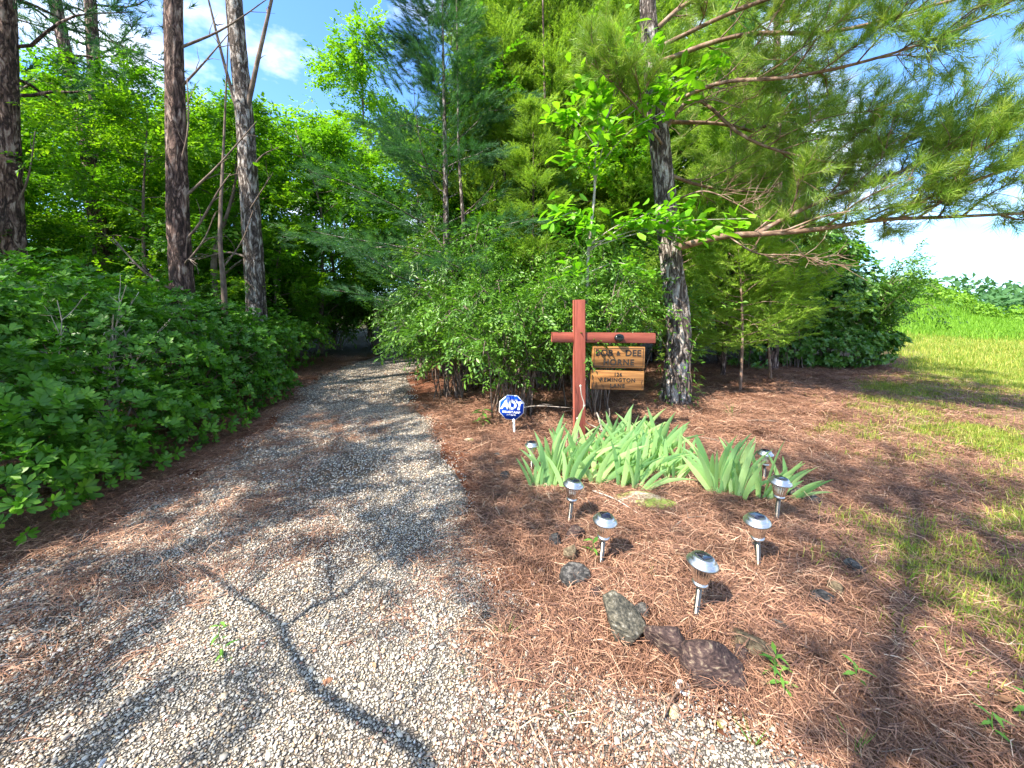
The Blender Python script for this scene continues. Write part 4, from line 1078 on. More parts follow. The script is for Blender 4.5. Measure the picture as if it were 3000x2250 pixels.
def ellipsoid_shell(n, c, rd, depth=.25, zmin=0.0):
    d = nrm(rng.normal(size=(n, 3))); d[:, 2] = np.abs(d[:, 2]) * np.where(rng.random(n) < .8, 1, -1)
    rr = 1 - depth * rng.random(n) ** 1.6
    nzv = .38 * (vnoise(d[:, 0] * 3 + c[0], d[:, 1] * 3 + d[:, 2] * 2.3 + c[1], 1.6, 31) - .5)
    P = c + d * rd * (rr + nzv)[:, None]
    k = P[:, 2] > zmin
    return P[k], nrm(d / rd)[k]

LV2, LF2 = leaf_tpl(0.40, 0.62, .10, .10)
hedge_lm = leaf_meshes('leaf', LV2, LF2, (.1, .3, .5, .65, .9))
CAMV = np.array([0, 0, 1.5])
def whorl_shrub(name, base, blobs, nwh, leaf, m, label, nparts=160, lm=None, stems=14, cat='shrub', tv=LV2, tf=LF2, tlo=.45):
    bx, by = base; bz = Hs(bx, by); o = np.array([bx, by, bz])
    r = tree_root(name, bx, by, label, cat)
    P, A = [], []
    tot = sum(rd[0] * rd[1] * 1.0 for _, rd in blobs)
    for c, rd in blobs:
        p, a = ellipsoid_shell(int(nwh * rd[0] * rd[1] / tot), np.array(c, float) - o, np.array(rd, float), .35, 0.04)
        # drop whorls deep inside another blob
        ok = np.ones(len(p), bool)
        for c2, rd2 in blobs:
            if c2 is c: continue
            ok &= np.linalg.norm((p - (np.array(c2) - o)) / np.array(rd2), axis=1) > .72
        P.append(p[ok]); A.append(a[ok])
    P, A = np.concatenate(P), np.concatenate(A)
    A = nrm(A * .8 + [0, 0, .55] + rng.normal(0, .3, A.shape))
    lp, ld, ln, ls = whorls(P, A, leaf * rng.uniform(.65, 1.3, len(P)))
    tw = np.repeat(np.clip(rng.normal(tlo, .2, len(P)), 0, 1), 8)
    vd = np.linalg.norm(lp + o - CAMV, axis=1) - .35 * ((CAMV - lp - o) * np.repeat(A, 8, 0)).sum(1) / 3
    idx = np.argsort(vd); near, rest = idx[:nparts], idx[nparts:]
    mb = MB(); scatter(mb, tv, tf, lp[rest], frames(ld[rest], ln[rest]), ls[rest], np.clip(tw[rest] + rng.normal(0, .08, len(rest)), 0, 1))
    f = mb.build('foliage', m, r, True); f['kind'] = 'stuff'
    leaf_objects(r, lp[near], ld[near], ln[near], ls[near], lm or hedge_lm, m)
    b = MB()
    pick = rng.choice(len(P), min(len(P), stems * 9), replace=False)
    for k in range(stems):
        t = P[pick[k]]; s0 = np.array([rng.normal(0, .18), rng.normal(0, .18), -.03])
        q = spline([s0, s0 + (t - s0) * [.35, .35, .55], t], 9); tube(b, q, np.linspace(.014, .004, 9), 5, cap=False)
        for j in range(6):
            t2 = P[pick[stems + k * 6 + j]] if stems + k * 6 + j < len(pick) else t
            if np.linalg.norm(t2 - q[5]) < .9: tube(b, spline([q[5], (q[5] + t2) / 2 + rng.normal(0, .05, 3), t2], 5), np.linspace(.006, .002, 5), 4, cap=False)
    b.build('stem', M['twig'], r)
    return r
HG = [((-4.2, 2.7), [((-4.15, 2.75, .55), (1.0, .85, .75)), ((-4.85, 3.0, 1.0), (1.05, .9, .88)), ((-3.5, 2.4, .28), (.66, .5, .45)), ((-3.45, 2.95, .2), (.5, .5, .4))], 3200, .066, 'hedge shrub nearest the camera, glossy whorled leaves at the left edge of the photo'),
      ((-4.25, 4.0), [((-4.25, 4.0, .75), (1.05, .95, .85)), ((-4.9, 4.1, 1.2), (.9, .9, .75)), ((-3.55, 3.35, .35), (.62, .65, .52)), ((-3.5, 4.0, .22), (.5, .6, .42))], 3000, .064, 'second hedge shrub along the drive, with bare grey twigs showing at its top'),
      ((-4.5, 5.3), [((-4.4, 5.2, .75), (1.0, .95, .8)), ((-4.9, 5.4, 1.0), (.9, .9, .72)), ((-3.75, 4.7, .35), (.6, .7, .5)), ((-3.8, 5.5, .25), (.55, .6, .45))], 2700, .064, 'third hedge shrub along the drive, in front of the reddish pine'),
      ((-4.9, 6.8), [((-4.8, 6.7, .65), (1.0, 1.0, .75)), ((-4.3, 6.0, .4), (.65, .8, .55))], 1600, .064, 'fourth hedge shrub, in deep shade below the thick grey pine'),
      ((-5.1, 8.4), [((-5.05, 8.4, .6), (.95, 1.0, .65))], 800, .064, 'last dark hedge shrub before the bend of the drive'),
      ((-6.6, 4.2), [((-6.6, 4.4, 1.0), (1.4, 1.2, 1.1))], 1100, .066, 'broad evergreen shrub behind the front hedge at the left edge'),
      ((-6.7, 6.2), [((-6.6, 6.2, .8), (1.3, 1.1, .95))], 900, .066, 'evergreen shrub behind the hedge, below the leaning pine')]
for base, blobs, nwh, lf, lab in HG:
    whorl_shrub('hedge_shrub', base, blobs, nwh, lf, M['hedge'], lab, 200 if base[1] < 6 and base[0] > -5 else 60)
# bare grey twigs sticking out of the hedge
r = tree_root('dead_shrub', -4.0, 3.75, 'bare grey dead twigs poking out of the middle of the hedge', 'shrub')
b = MB()
for k in range(9):
    s = grow(b, (rng.normal(0, .1), rng.normal(0, .1), .2), (rng.normal(.1, .35), rng.normal(-.15, .3), 1), rng.uniform(1.1, 1.6), .009, .003, 8, .12, 0, 5)
    for j in range(5): grow(b, s[3 + j % 5], nrm(s[-1] - s[0]) + rng.normal(0, .7, 3), .3, .004, .0015, 4, .3, 0, 4)
b.build('branch', M['deadwood'], r)

# right-hand rounded shrub
bush_lm = leaf_meshes('leaf', SV, SF, (.2, .5, .8))
whorl_shrub('round_shrub', (7.3, 9.3), [((7.3, 9.4, 1.25), (1.55, 1.2, 1.5)), ((6.3, 9.3, .9), (1.0, .9, 1.05)), ((8.2, 9.4, .9), (.85, .8, 1.1)), ((7.3, 8.9, .5), (1.6, .7, .55)), ((7.2, 9.6, 2.5), (1.2, .9, 1.0))], 13000, .078, M['bush'],
            'dense rounded broad leaved shrub beside the lawn right of the pines', 120, bush_lm, 16, 'shrub', DV, DF, .5)
whorl_shrub('low_evergreen', (5.3, 8.6), [((5.3, 8.6, .45), (.7, .6, .5))], 260, .075, M['bush'], 'low evergreen seedling clump left of the rounded shrub', 20, bush_lm, 6, 'shrub', SV, SF, .5)

# loose arching shrubs behind the sign and along the drive's right side
shrub_lm = leaf_meshes('leaf', SV, SF, (.15, .4, .6, .85))
def arch_shrub(name, base, nst, hgt, rad, label, nsp=420, nparts=150, ls=1.0, m='shrub', azr=(0, 6.28), blue=False):
    bx, by = base; o = np.array([bx, by, Hs(bx, by)])
    r = tree_root(name, bx, by, label, 'shrub')
    b = MB(); P, D = [], []
    for k in range(nst):
        az = rng.uniform(*azr); h = hgt * rng.uniform(.55, 1.08); rd = rad * rng.uniform(.35, 1.1)
        s0 = np.array([rng.normal(0, .14), rng.normal(0, .14), -.03]); c, s = math.cos(az), math.sin(az)
        q = spline([s0, s0 + [c * rd * .3, s * rd * .3, h * .62], s0 + [c * rd * .75, s * rd * .75, h * .98], s0 + [c * rd, s * rd, h * .88]], 12)
        tube(b, q, np.linspace(.011, .003, 12), 5, cap=False)
        per = nsp // nst
        u = rng.uniform(.22, 1.0, per); i = u * 11; i0 = np.minimum(i.astype(int), 10)
        p = q[i0] + (q[i0 + 1] - q[i0]) * (i - i0)[:, None]
        d = nrm(q[i0 + 1] - q[i0]) * .5 + rng.normal(0, .6, (per, 3)) + [c * .25, s * .25, .0]
        P.append(p + nrm(d) * rng.uniform(0, .22, per)[:, None]); D.append(d)
        for j in range(0, per, 6): tube(b, np.array([p[j], P[-1][j] + nrm(d[j]) * .1]), [.003, .0015], 4, cap=False)
    P, D = np.concatenate(P), np.concatenate(D); n = len(P)
    near = np.argsort(np.linalg.norm(P + o - CAMV, axis=1))
    lobj, rest = near[:nparts // 8], near[nparts // 8:]
    mb = MB(); N = nrm(rng.normal(0, .35, (n, 3)) + [0, 0, 1])
    put(mb, SHRUB, P[rest], D[rest], N[rest], ls * rng.uniform(.8, 1.3, len(rest)), np.clip(rng.normal(.45, .22, len(rest)), 0, 1))
    f = mb.build('foliage', M[m], r); f['kind'] = 'stuff'
    # nearest sprays: every leaf on its own
    lp, ld, ln = [], [], []
    for q in lobj:
        fr = frames(D[q][None], N[q][None])[0]
        for t in range(8):
            lp.append(P[q] + fr @ np.array([.03 + .03 * t, 0, -.002 * t])); sg = 1 if t % 2 else -1
            ld.append(fr @ np.array([.7, sg * .8, -.1]) + rng.normal(0, .15, 3)); ln.append(fr[:, 2] + rng.normal(0, .25, 3))
    if lp: leaf_objects(r, np.array(lp), np.array(ld), np.array(ln), rng.uniform(.05, .075, len(lp)) * ls, shrub_lm, M[m])
    b.build('stem', M['twig'], r)
    return r
arch_shrub('loose_shrub', (0.0, 5.0), 30, 1.75, 1.0, 'loose arching shrub with many thin stems directly left of the sign post', 900, 200)
arch_shrub('loose_shrub', (-0.9, 5.9), 26, 1.7, 1.0, 'loose shrub overhanging the right edge of the drive', 800, 120)
arch_shrub('loose_shrub', (1.1, 5.2), 22, 1.85, .9, 'leafy shrub right behind the hanging name boards', 700, 120)
arch_shrub('tall_shrub', (-0.6, 6.7), 26, 2.6, 1.1, 'tall bushy shrub below the slim pale trunk', 900, 60, 1.15)
arch_shrub('tall_shrub', (0.5, 6.5), 24, 2.5, 1.1, 'tall bushy shrub behind the loose arching one', 800, 40, 1.15)
arch_shrub('tall_shrub', (1.7, 6.6), 22, 2.4, 1.0, 'tall bushy shrub between the sapling and the big pine', 800, 40, 1.15)
arch_shrub('shady_shrub', (-1.5, 7.6), 18, 1.5, .8, 'shady shrub where the drive bends out of sight', 500, 40, 1.1)
for x, y in ((-4.6, 13.0), (-3.0, 14.6), (-1.4, 15.8), (-5.6, 12.0), (-7.4, 12.4), (1.0, 13.2), (-9.6, 9.8), (-7.0, 9.0)):
    arch_shrub('undergrowth_shrub', (x, y), 18, 1.9, 1.2, 'dim green undergrowth shrub in the woods past the bend of the drive', 420, 0, 1.7)['group'] = 'undergrowth shrubs past the bend of the drive'
arch_shrub('tall_shrub', (3.6, 8.2), 20, 2.2, 1.0, 'tall leafy shrub in the gap right of the big pine', 600, 40, 1.2)

arch_shrub('twiggy_shrub', (8.1, 8.9), 22, 2.3, 1.1, 'loose twiggy shrub on the lawn side of the rounded shrub', 600, 0, 1.15)
arch_shrub('twiggy_shrub', (6.4, 8.7), 22, 2.5, 1.0, 'loose twiggy shrub between the cedar saplings and the rounded shrub', 600, 0, 1.15)
# small conifer sapling with a thin bare stem
r = tree_root('cedar_sapling', 3.78, 6.31, 'small feathery cedar sapling with a thin bare stem on the pine straw')
cs = make_conifer(81, 2.7, .75, .95, 900, .026, CEDAR, .95, 30, .05, .02)
link('trunk', cs[0], M['limb'], r); link('crown', cs[1], M['cedar'], r)
r2 = copy_tree(r, (4.9, 7.2, Hs(4.9, 7.2)), 2.0, 1.05, 'feathery cedar sapling half hidden left of the rounded shrub')
r3 = copy_tree(r, (2.95, 7.0, Hs(2.95, 7.0)), 4.0, 1.0, 'feathery cedar sapling just right of the big pine trunk')

# ------------------------------------------------------------------ far field edge
def leaf_mound(name, x, y, rx, ry, rz_, n, size, m, label, cat, group=None):
    r = tree_root(name, x, y, label, cat, group)
    mb = MB(); d = nrm(rng.normal(size=(n, 3))); d[:, 2] = np.abs(d[:, 2])
    rr = 1 - .3 * rng.random(n) + .35 * (vnoise(d[:, 0] * 4 + x, d[:, 1] * 4 + d[:, 2] * 3, 1.2, 41) - .5)
    P = d * [rx, ry, rz_] * rr[:, None]
    D = rng.normal(0, 1, (n, 3)); N = d + [0, 0, .6] + rng.normal(0, .4, (n, 3))
    scatter(mb, DV, DF, P, frames(D, N), size * rng.uniform(.6, 1.3, n), rng.uniform(0, 1, n))
    mb.build('foliage', m, r)['kind'] = 'stuff'
    b = MB(); grow(b, (0, 0, -.2), (0, 0, 1), rz_ * .8, .08 * rz_ / 2, .02, 5, .1, 0, 5); b.build('stem', M['twig'], r)
    return r
for k, (x, y, a_, h_, lab) in enumerate(((33.5, 32.5, 2.6, 1.5, 'rounded green thicket on top of the field, leftmost'), (37.5, 34.0, 2.8, 1.4, 'rounded green thicket in the middle of the field top'), (41.5, 35.0, 2.6, 1.3, 'rounded green thicket at the right end of the field top'), (46, 34, 3.0, 2.2, 'bright low bush on the slope at the right edge of the photo'))):
    leaf_mound('field_bush', x, y, a_, a_ * .7, h_, 1500, .28, M['field'], lab, 'bush')
mb = MB()
def ridge(n, xa, xb, y0, base, hgt, size, seed):
    x = rng.uniform(xa, xb, n); u = rng.random(n)
    top = hgt * (.65 + .5 * vnoise(x, x * 0, .012, seed) + .25 * vnoise(x, x * 0, .09, seed + 1))
    P = np.stack([x, y0 + (1 - u) * -25 + rng.normal(0, 6, n), base + u * top], -1)
    scatter(mb, DV, DF, P, frames(rng.normal(size=(n, 3)), rng.normal(0, .5, (n, 3)) + [0, -.6, .8]), size * rng.uniform(.6, 1.3, n), rng.uniform(0, 1, n))
ridge(5200, 40, 330, 150, -8, 12, 3.0, 51)
ridge(6000, -100, 900, 420, -9, 32, 7.0, 54)
tag(mb.build('far_woods', M['farwood']), 'wooded ridge beyond the field on the horizon', kind='stuff')

# ------------------------------------------------------------------ sign post and hanging boards
def text_mesh(s, size, depth=.003, bold=0.0, shear=0.0, space=1.0, line=1.0):
    cu = bpy.data.curves.new('lettering', 'FONT'); cu.body = s; cu.size = size; cu.extrude = depth; cu.offset = bold; cu.shear = shear
    cu.align_x = 'CENTER'; cu.align_y = 'CENTER'; cu.space_character = space; cu.space_line = line; cu.resolution_u = 4
    o = bpy.data.objects.new('lettering', cu); C.objects.link(o)
    dg = bpy.context.evaluated_depsgraph_get(); dg.update()
    me = bpy.data.meshes.new_from_object(o.evaluated_get(dg))
    bpy.data.objects.remove(o); bpy.data.curves.remove(cu)
    me.name = 'lettering'
    me.materials.clear()
    return me
YS = 4.14
zp = Hs(.74, YS)
post = empty('sign_post', (.735, YS, zp), 'red painted timber sign post with a crossbar carrying the hanging boards', 'sign post')
b = MB(); bevbox(b, (0, 0, .73), (.118, .118, 1.56), .006); o = b.build('post', M['redwood'], post); o.rotation_euler = (0, R(-.6), 0)
b = MB(); bevbox(b, (0.0, .012, 0), (1.115, .085, .108), .005); o = b.build('crossbar', M['redbar'], post, loc=(.25, 0, 1.115 - zp)); o.rotation_euler = (0, R(.5), 0)
b = MB()
lathe(b, [(.001, .028), (.040, .026), (.050, .016), (.052, 0), (.050, -.014), (.0, -.014)], 20)
o = b.build('solar_light', M['black'], post, True, loc=(1.14 - .735, -.062, 1.118 - zp)); o.rotation_euler = (R(72), 0, 0); o.scale = (1, .8, 1.2)
b = MB(); bevbox(b, (0, 0, 0), (.070, .006, .034), .002); o = b.build('solar_panel', M['solar'], post, loc=(1.14 - .735, -.093, 1.140 - zp)); o.rotation_euler = (R(-35), 0, 0)
for dx in (.0, .52):
    b = MB(); a_ = np.linspace(0, 6.0, 14); tube(b, np.stack([0 * a_, .010 * np.cos(a_), .012 * np.sin(a_)], -1), .0025, 6); tube(b, [(0, 0, .012), (0, 0, .04)], .0025, 6)
    b.build('eye_hook', M['black'], post, loc=(.16 + dx, 0, 1.045 - zp))

def board(nm, cx, cz, w, h, tilt, label, lines, border):
    r = empty(nm, (cx, YS - .01, cz), label, 'sign board')
    r.rotation_euler = (0, R(tilt), 0)
    b = MB(); bevbox(b, (0, 0, 0), (w, .03, h), .003); b.build('board', M['board'], r)
    for (s, x, z, size, sp) in lines:
        o = link('lettering', text_mesh(s, size, .002, size * .022, 0, sp), M['letter'], r, (x, -.0162, z)); o.rotation_euler = (R(90), 0, 0)
    if border:
        b = MB(); i = .018; x_, z_ = w / 2 - i, h / 2 - i
        for (x0, z0, x1, z1) in ((-x_, z_, x_, z_), (-x_, -z_, x_, -z_), (-x_, -z_, -x_, z_), (x_, -z_, x_, z_)):
            bevbox(b, ((x0 + x1) / 2, -.0162, (z0 + z1) / 2), (abs(x1 - x0) + .005, .003, abs(z1 - z0) + .005), .001)
        b.build('border_line', M['letter'], r)
    else:
        b = MB()
        for sx in (-1, 1):
            q = np.array([(sx * (w / 2 - .02 + .006 * math.sin(t * 7)), -.0165, -h / 2 + .02 + t * (h * .45)) for t in np.linspace(0, 1, 10)])
            tube(b, q, .0025, 5)
        b.build('border_line', M['letter'], r)
    for sx in (-.42, .42):
        b = MB(); a_ = np.linspace(0, 6.28, 12); tube(b, np.stack([0 * a_, .009 * np.cos(a_), .012 * np.sin(a_)], -1), .0022, 6)
        b.build('ring', M['black'], r, loc=(sx * w, 0, h / 2 + .010))
    return r
board('name_board', 1.148, .905, .565, .232, .9, 'upper varnished wooden board hanging from the crossbar, reading BOB & DEE HORNE', [('BOB', -.158, .046, .095, 1.06), ('&', -.005, .042, .066, 1), ('DEE', .155, .046, .095, 1.06), ('HORNE', .0, -.055, .088, 1.18)], True)
board('address_board', 1.140, .655, .57, .206, 1.6, 'lower varnished wooden board reading 126 REMINGTON LANE', [('126', 0, .062, .055, 1.12), ('REMINGTON', 0, .003, .058, 1.18), ('LANE', 0, -.060, .058, 1.22)], False)

# alarm company yard sign
ys = empty('yard_sign', (.03, 4.24, Hs(.03, 4.24)), 'small blue octagonal alarm sign on a white stake beside the drive', 'sign')
b = MB(); tube(b, [(0, 0, -.05), (-.012, 0, .19)], .011, 8); b.build('stake', M['white'], ys, True)
def octa(rad_, y0, y1):
    mb = MB(); a_ = (np.arange(8) + .5) / 8 * 6.28318
    f0 = np.stack([np.cos(a_) * rad_, np.full(8, y0), np.sin(a_) * rad_], -1); f1 = f0 + [0, y1 - y0, 0]
    V = np.vstack([f0, f1, [(0, y0, 0)], [(0, y1, 0)]])
    F = [(i, (i + 1) % 8, 16) for i in range(8)] + [(8 + i, 17, 8 + (i + 1) % 8) for i in range(8)]
    mb.add(V, F); mb.f.append(np.array([(i, 8 + i, 8 + (i + 1) % 8, (i + 1) % 8) for i in range(8)], np.int32)); return mb
pz = (-.035, 0, .318)
o = octa(.150, -.003, .005).build('border', M['white'], ys, loc=pz)
pn = octa(.142, -.007, -.0035).build('panel', M['blue'], ys, loc=pz)
for (s, z, size, bold, shr, sp) in (('SECURED BY', .083, .021, .0003, 0, 1.05), ('ADT', .022, .125, .006, .10, .86), ('800.ADT.ASAP', -.052, .033, .0008, 0, .98), ('ADT.COM', -.084, .022, .0004, 0, 1.0)):
    o = link('lettering', text_mesh(s, size, .001, bold, shr, sp), M['white'], pn, (0, -.0085, z)); o.rotation_euler = (R(90), 0, 0)
for o in ys.children:
    if o.name.split('.')[0] != 'stake': o.rotation_euler = (0, R(4), 0)

# ------------------------------------------------------------------ solar lamps
def lamp_parts(r):
    b = MB()
    lathe(b, [(0, .036), (.040, .036), (.044, .034), (.051, .027), (.052, .021), (.056, .018), (.066, .009), (.068, .004), (.067, -.001), (.061, -.004), (.05, -.005), (0, -.005)], 36)
    cap = b.build('cap', M['steel'], r, True, loc=(0, 0, .262))
    b = MB(); bevbox(b, (0, 0, .038), (.054, .050, .005), .001); b.build('solar_panel', M['solar'], cap)
    b = MB(); lathe(b, [(.049, .0), (.046, -.020), (.036, -.062), (.027, -.086)], 96, .5, .035, 24); b.build('lens', M['lens'], r, False, loc=(0, 0, .262))
    b = MB(); lathe(b, [(.012, .010), (.030, .009), (.034, .004), (.034, -.002), (.028, -.008), (.014, -.014)], 24); b.build('collar', M['steel'], r, True, loc=(0, 0, .172))
    b = MB(); tube(b, [(0, 0, -.06), (0, 0, .165)], .0125, 14); b.build('pole', M['polesteel'], r, True)
LAMPS = [((.84, 1.69), (1.5, 6), 1.02, 'steel solar path lamp nearest the camera, standing in front of the border rocks'),
         ((.49, 2.05), (2, 4), .98, 'steel solar path lamp second from the drive along the front of the bed'),
         ((.37, 2.43), (2, 6), 1.0, 'leaning steel solar path lamp at the front of the left iris clump'),
         ((1.34, 2.02), (1, -5), .98, 'steel solar path lamp between the nearest lamp and the right irises, its cap tilted left'),
         ((1.74, 2.46), (1, 3), 1.0, 'steel solar path lamp in front of the rightmost iris fan'),
         ((.17, 3.25), (0, 0), .90, 'steel solar path lamp at the left end of the irises below the blue sign'),
         ((2.05, 3.06), (0, 2), .90, 'steel solar path lamp half hidden behind the right irises')]
src = None
for (x, y), (tx, ty), sc, lab in LAMPS:
    if src is None:
        src = empty('path_lamp', (0, 0, 0), lab, 'lamp', 'solar path lamps round the iris bed'); lamp_parts(src); c = src
        c.location = (x, y, Hs(x, y)); c.scale = (sc,) * 3
    else:
        c = copy_tree(src, (x, y, Hs(x, y)), 0, sc, lab)
    c.rotation_euler = (R(tx), R(ty), rng.uniform(0, .6))

# ------------------------------------------------------------------ irises
def blade(L, w, bend, seed):
    r_ = np.random.default_rng(seed); mb = MB(); n = 9
    t = np.linspace(0, 1, n); hw = w / 2 * np.interp(t, [0, .12, .55, .85, 1], [.55, .8, 1, .62, .02])
    x = bend * L * t ** 2.2; z = L * (t - .12 * abs(bend) * t ** 3)
    V = []
    for k in range(n):
        V += [(x[k], -0, z[k]), (x[k] - hw[k], .002, z[k]), (x[k] + hw[k], .002, z[k])]
    V = np.array(V); V[0::3, 1] -= .0035 * (1 - t)
    F = []
    for k in range(n - 1):
        F += [(3 * k + 1, 3 * k, 3 * k + 3, 3 * k + 4), (3 * k, 3 * k + 2, 3 * k + 5, 3 * k + 3)]
    mb.add(V, F, np.repeat(np.clip(.75 - .5 * t + r_.normal(0, .1), 0, 1), 3))
    return mb.mesh('blade', True)
BLM = [blade(L, w, bd, 700 + k) for k, (L, w, bd) in enumerate(((.44, .046, .08), (.48, .042, .18), (.40, .048, .26), (.35, .044, .05), (.45, .040, .36), (.31, .040, .14), (.42, .044, .5)))]
def recoat(ms, m):
    out = []
    for k in ms:
        c = k.copy(); c.materials.clear(); c.materials.append(m); out.append(c)
    return out
WBL, DBL = recoat(BLM, M['weed']), recoat(BLM, M['litter'])
def iris(x, y, nb, lean, spread, sc, label, group=None, rz=0.0):
    r = empty('iris_plant', (x, y, Hs(x, y) - .005), label, 'iris', group)
    nb += 1
    for k in range(nb):
        f = (k + .5) / nb * 2 - 1
        o = link('blade', BLM[int(rng.integers(0, 7))], M['iris'], r)
        a_ = R(lean * .72 + spread * .9 * f + rng.normal(0, 5))
        o.location = (f * .035 + rng.normal(0, .006), rng.normal(0, .012), 0)
        o.rotation_euler = (R(rng.normal(-2, 9)), a_, R(rz + rng.normal(0, 22)))
        s = sc * rng.uniform(.78, 1.12) * (1.08 - .22 * abs(f)); fl = -1 if (f < -.25) else 1
        o.scale = (s * fl, s, s)
    for k in range(2):                                      # withered outer blades lying on the straw
        o = link('dead_blade', DBL[int(rng.integers(0, 7))], None, r)
        o.location = (rng.normal(0, .03), rng.normal(0, .02), .03); o.rotation_euler = (R(rng.normal(0, 12)), R(rng.choice([-1, 1]) * rng.uniform(72, 95)), R(rng.uniform(-70, 70))); s = sc * rng.uniform(.45, .8); o.scale = (s * .6, s * .6, s)
    return r
GI = 'irises of the dense left clump'
LI = 'pale sword leaved iris in the dense sunlit clump below the sign post'
for (x, y, nb, ln, sp, sc) in ((.30, 2.92, 7, -2, 22, 1.0), (.42, 2.86, 7, 6, 24, 1.02), (.34, 3.12, 7, 0, 20, 1.05), (.52, 3.05, 8, 8, 25, 1.05), (.50, 3.28, 7, 5, 22, 1.0), (.66, 3.22, 8, 12, 26, 1.05), (.66, 2.92, 8, 18, 28, 1.02), (.80, 3.08, 8, 18, 28, 1.05), (.82, 3.36, 7, 10, 24, 1.0), (.84, 2.86, 7, 30, 26, .95),
                               (.96, 3.22, 8, 20, 28, 1.05), (1.0, 2.96, 7, 32, 24, 1.0), (1.12, 3.12, 8, 26, 26, 1.05), (1.08, 3.42, 8, 12, 26, 1.1), (1.24, 3.34, 8, 18, 28, 1.12), (1.22, 3.58, 8, 14, 26, 1.1), (1.36, 3.50, 7, 22, 26, 1.05), (1.0, 3.62, 6, 4, 22, 1.0), (1.24, 3.05, 6, 30, 22, .85)):
    iris(x, y, nb, ln, sp, sc, LI, GI)
iris(.19, 2.92, 5, -4, 16, .72, 'short pale iris fan beside the leftmost lamp, left of the dense clump')
iris(.94, 2.80, 6, 42, 22, .85, 'low iris fan flopping right at the front of the dense clump, above the flat slab')
iris(1.27, 2.97, 5, 12, 30, .62, 'small iris fan standing alone between the two clumps')
iris(1.42, 3.12, 6, -2, 18, .8, 'blue green iris fan behind the gap between the two clumps')
iris(1.52, 2.76, 9, -8, 26, 1.0, 'upright blue green iris fan, left front one of the right clump')
iris(1.60, 2.95, 8, 2, 20, 1.0, 'blue green iris fan in the middle back of the right clump')
iris(1.63, 2.72, 6, 14, 22, .9, 'broad bladed iris fan in the front of the right clump')
iris(1.80, 2.70, 8, 22, 26, .95, 'bright iris fan with wide blades spreading right, right front of the right clump')
iris(1.83, 2.98, 7, 8, 22, .95, 'blue green iris fan at the right back of the right clump')
iris(1.98, 2.74, 5, 42, 18, .9, 'rightmost iris fan leaning over towards the lawn')
iris(1.02, 3.80, 5, 8, 18, .9, 'iris fan in shade behind the dense clump, right of the sign post')

# dry flower stalk standing in front of the post
r = empty('dry_stalk', (.60, 3.45, Hs(.6, 3.45)), 'pale dried flower stalk standing in front of the red post', 'stalk')
b = MB(); tube(b, spline([(0, 0, -.02), (.0, 0, .25), (.015, 0, .42), (.055, 0, .52), (.03, 0, .62), (.02, 0, .70)], 16), np.linspace(.006, .005, 16), 6); b.build('stem', M['straw_pale'] if 'straw_pale' in M else M['deadwood'], r, True)
b = MB()
for p in ((.055, 0, .52), (-.005, 0, .40), (.02, 0, .70)):
    v, f = stone_mesh(900, .013, .010, .015, 4, 1); b.add(v + p, f)
b.build('seed_pod', M['deadwood'], r)

# ------------------------------------------------------------------ rocks
def rock(name, x, y, sx, sy, sz, rz, mk, label, seed, sink=.25, cat='rock', tilt=(0, 0), planes=9):
    sx, sy, sz = sx * .86, sy * .9, sz * 1.25; sink = sink * .95
    v, f = stone_mesh(seed, sx, sy, sz, planes, 4, .012)
    mb = MB(); mb.add(v, f)
    o = mb.build(name, M[mk]); tag(o, label, cat)
    o.location = (x, y, Hs(x, y) + sz * (1 - 2 * sink) * .75)
    o.rotation_euler = (R(tilt[0]), R(tilt[1]), R(rz))
    return o
rock('border_rock', .495, 1.63, .155, .095, .095, -32, 'rk_green', 'angular green grey rock with pale lichen, left of the nearest lamp', 11, .2)
rock('border_rock', .645, 1.54, .115, .10, .075, -10, 'rk_purple', 'purple brown rock between the green grey one and the big purple one', 12, .2)
rock('border_rock', .80, 1.425, .165, .11, .085, -25, 'rk_purple', 'big purple brown rock with tan veins, foremost of the border', 13, .2)
rock('border_rock', 1.0, 1.55, .13, .06, .05, -35, 'rk_tan', 'long tan rock lying right of the nearest lamp', 14, .25)
rock('border_rock', 1.50, 1.80, .12, .055, .045, -18, 'rk_dark', 'long blackish rock half buried in straw right of the bed', 15, .3)
rock('border_rock', 1.37, 1.67, .10, .045, .03, -35, 'rk_orange', 'flat orange brown stone in front of the long blackish rock', 16, .3)
rock('border_rock', 1.84, 2.00, .065, .05, .045, -30, 'rk_dark', 'small dark stone near the lawn edge right of the bed', 17, .3)
rock('border_rock', 1.80, 2.16, .13, .05, .035, -32, 'rk_orange', 'long reddish stone sunk in straw right of the tilted lamp', 18, .35)
rock('border_rock', .33, 1.93, .095, .07, .06, -8, 'rk_dark', 'dark grey block rock at the drive edge, lower of a pair', 19, .2)
rock('border_rock', .33, 2.10, .065, .06, .055, 12, 'rk_tan', 'olive brown block rock at the drive edge, upper of a pair', 20, .2)
rock('border_rock', .38, 2.27, .085, .06, .055, 18, 'rk_purple', 'dark purplish rock beside the leaning lamp', 21, .25)
rock('border_rock', .26, 2.24, .06, .055, .05, -25, 'rk_dark', 'dark mossy rock left of the purplish one by the leaning lamp', 22, .25)
rock('border_rock', .60, 1.72, .06, .045, .035, 10, 'rk_dark', 'small dark stone behind the angular green grey rock', 131, .3)
rock('border_rock', .93, 1.50, .05, .04, .035, 30, 'rk_purple', 'small purple stone wedged between the big purple rock and the long tan one', 132, .25)
rock('border_rock', 1.18, 1.62, .07, .05, .03, -30, 'rk_dark', 'low dark stone in the straw between the tan rock and the flat orange one', 133, .3)
rock('border_rock', 1.62, 1.86, .08, .05, .03, -10, 'rk_tan', 'low grey brown stone beside the long blackish rock', 134, .35)
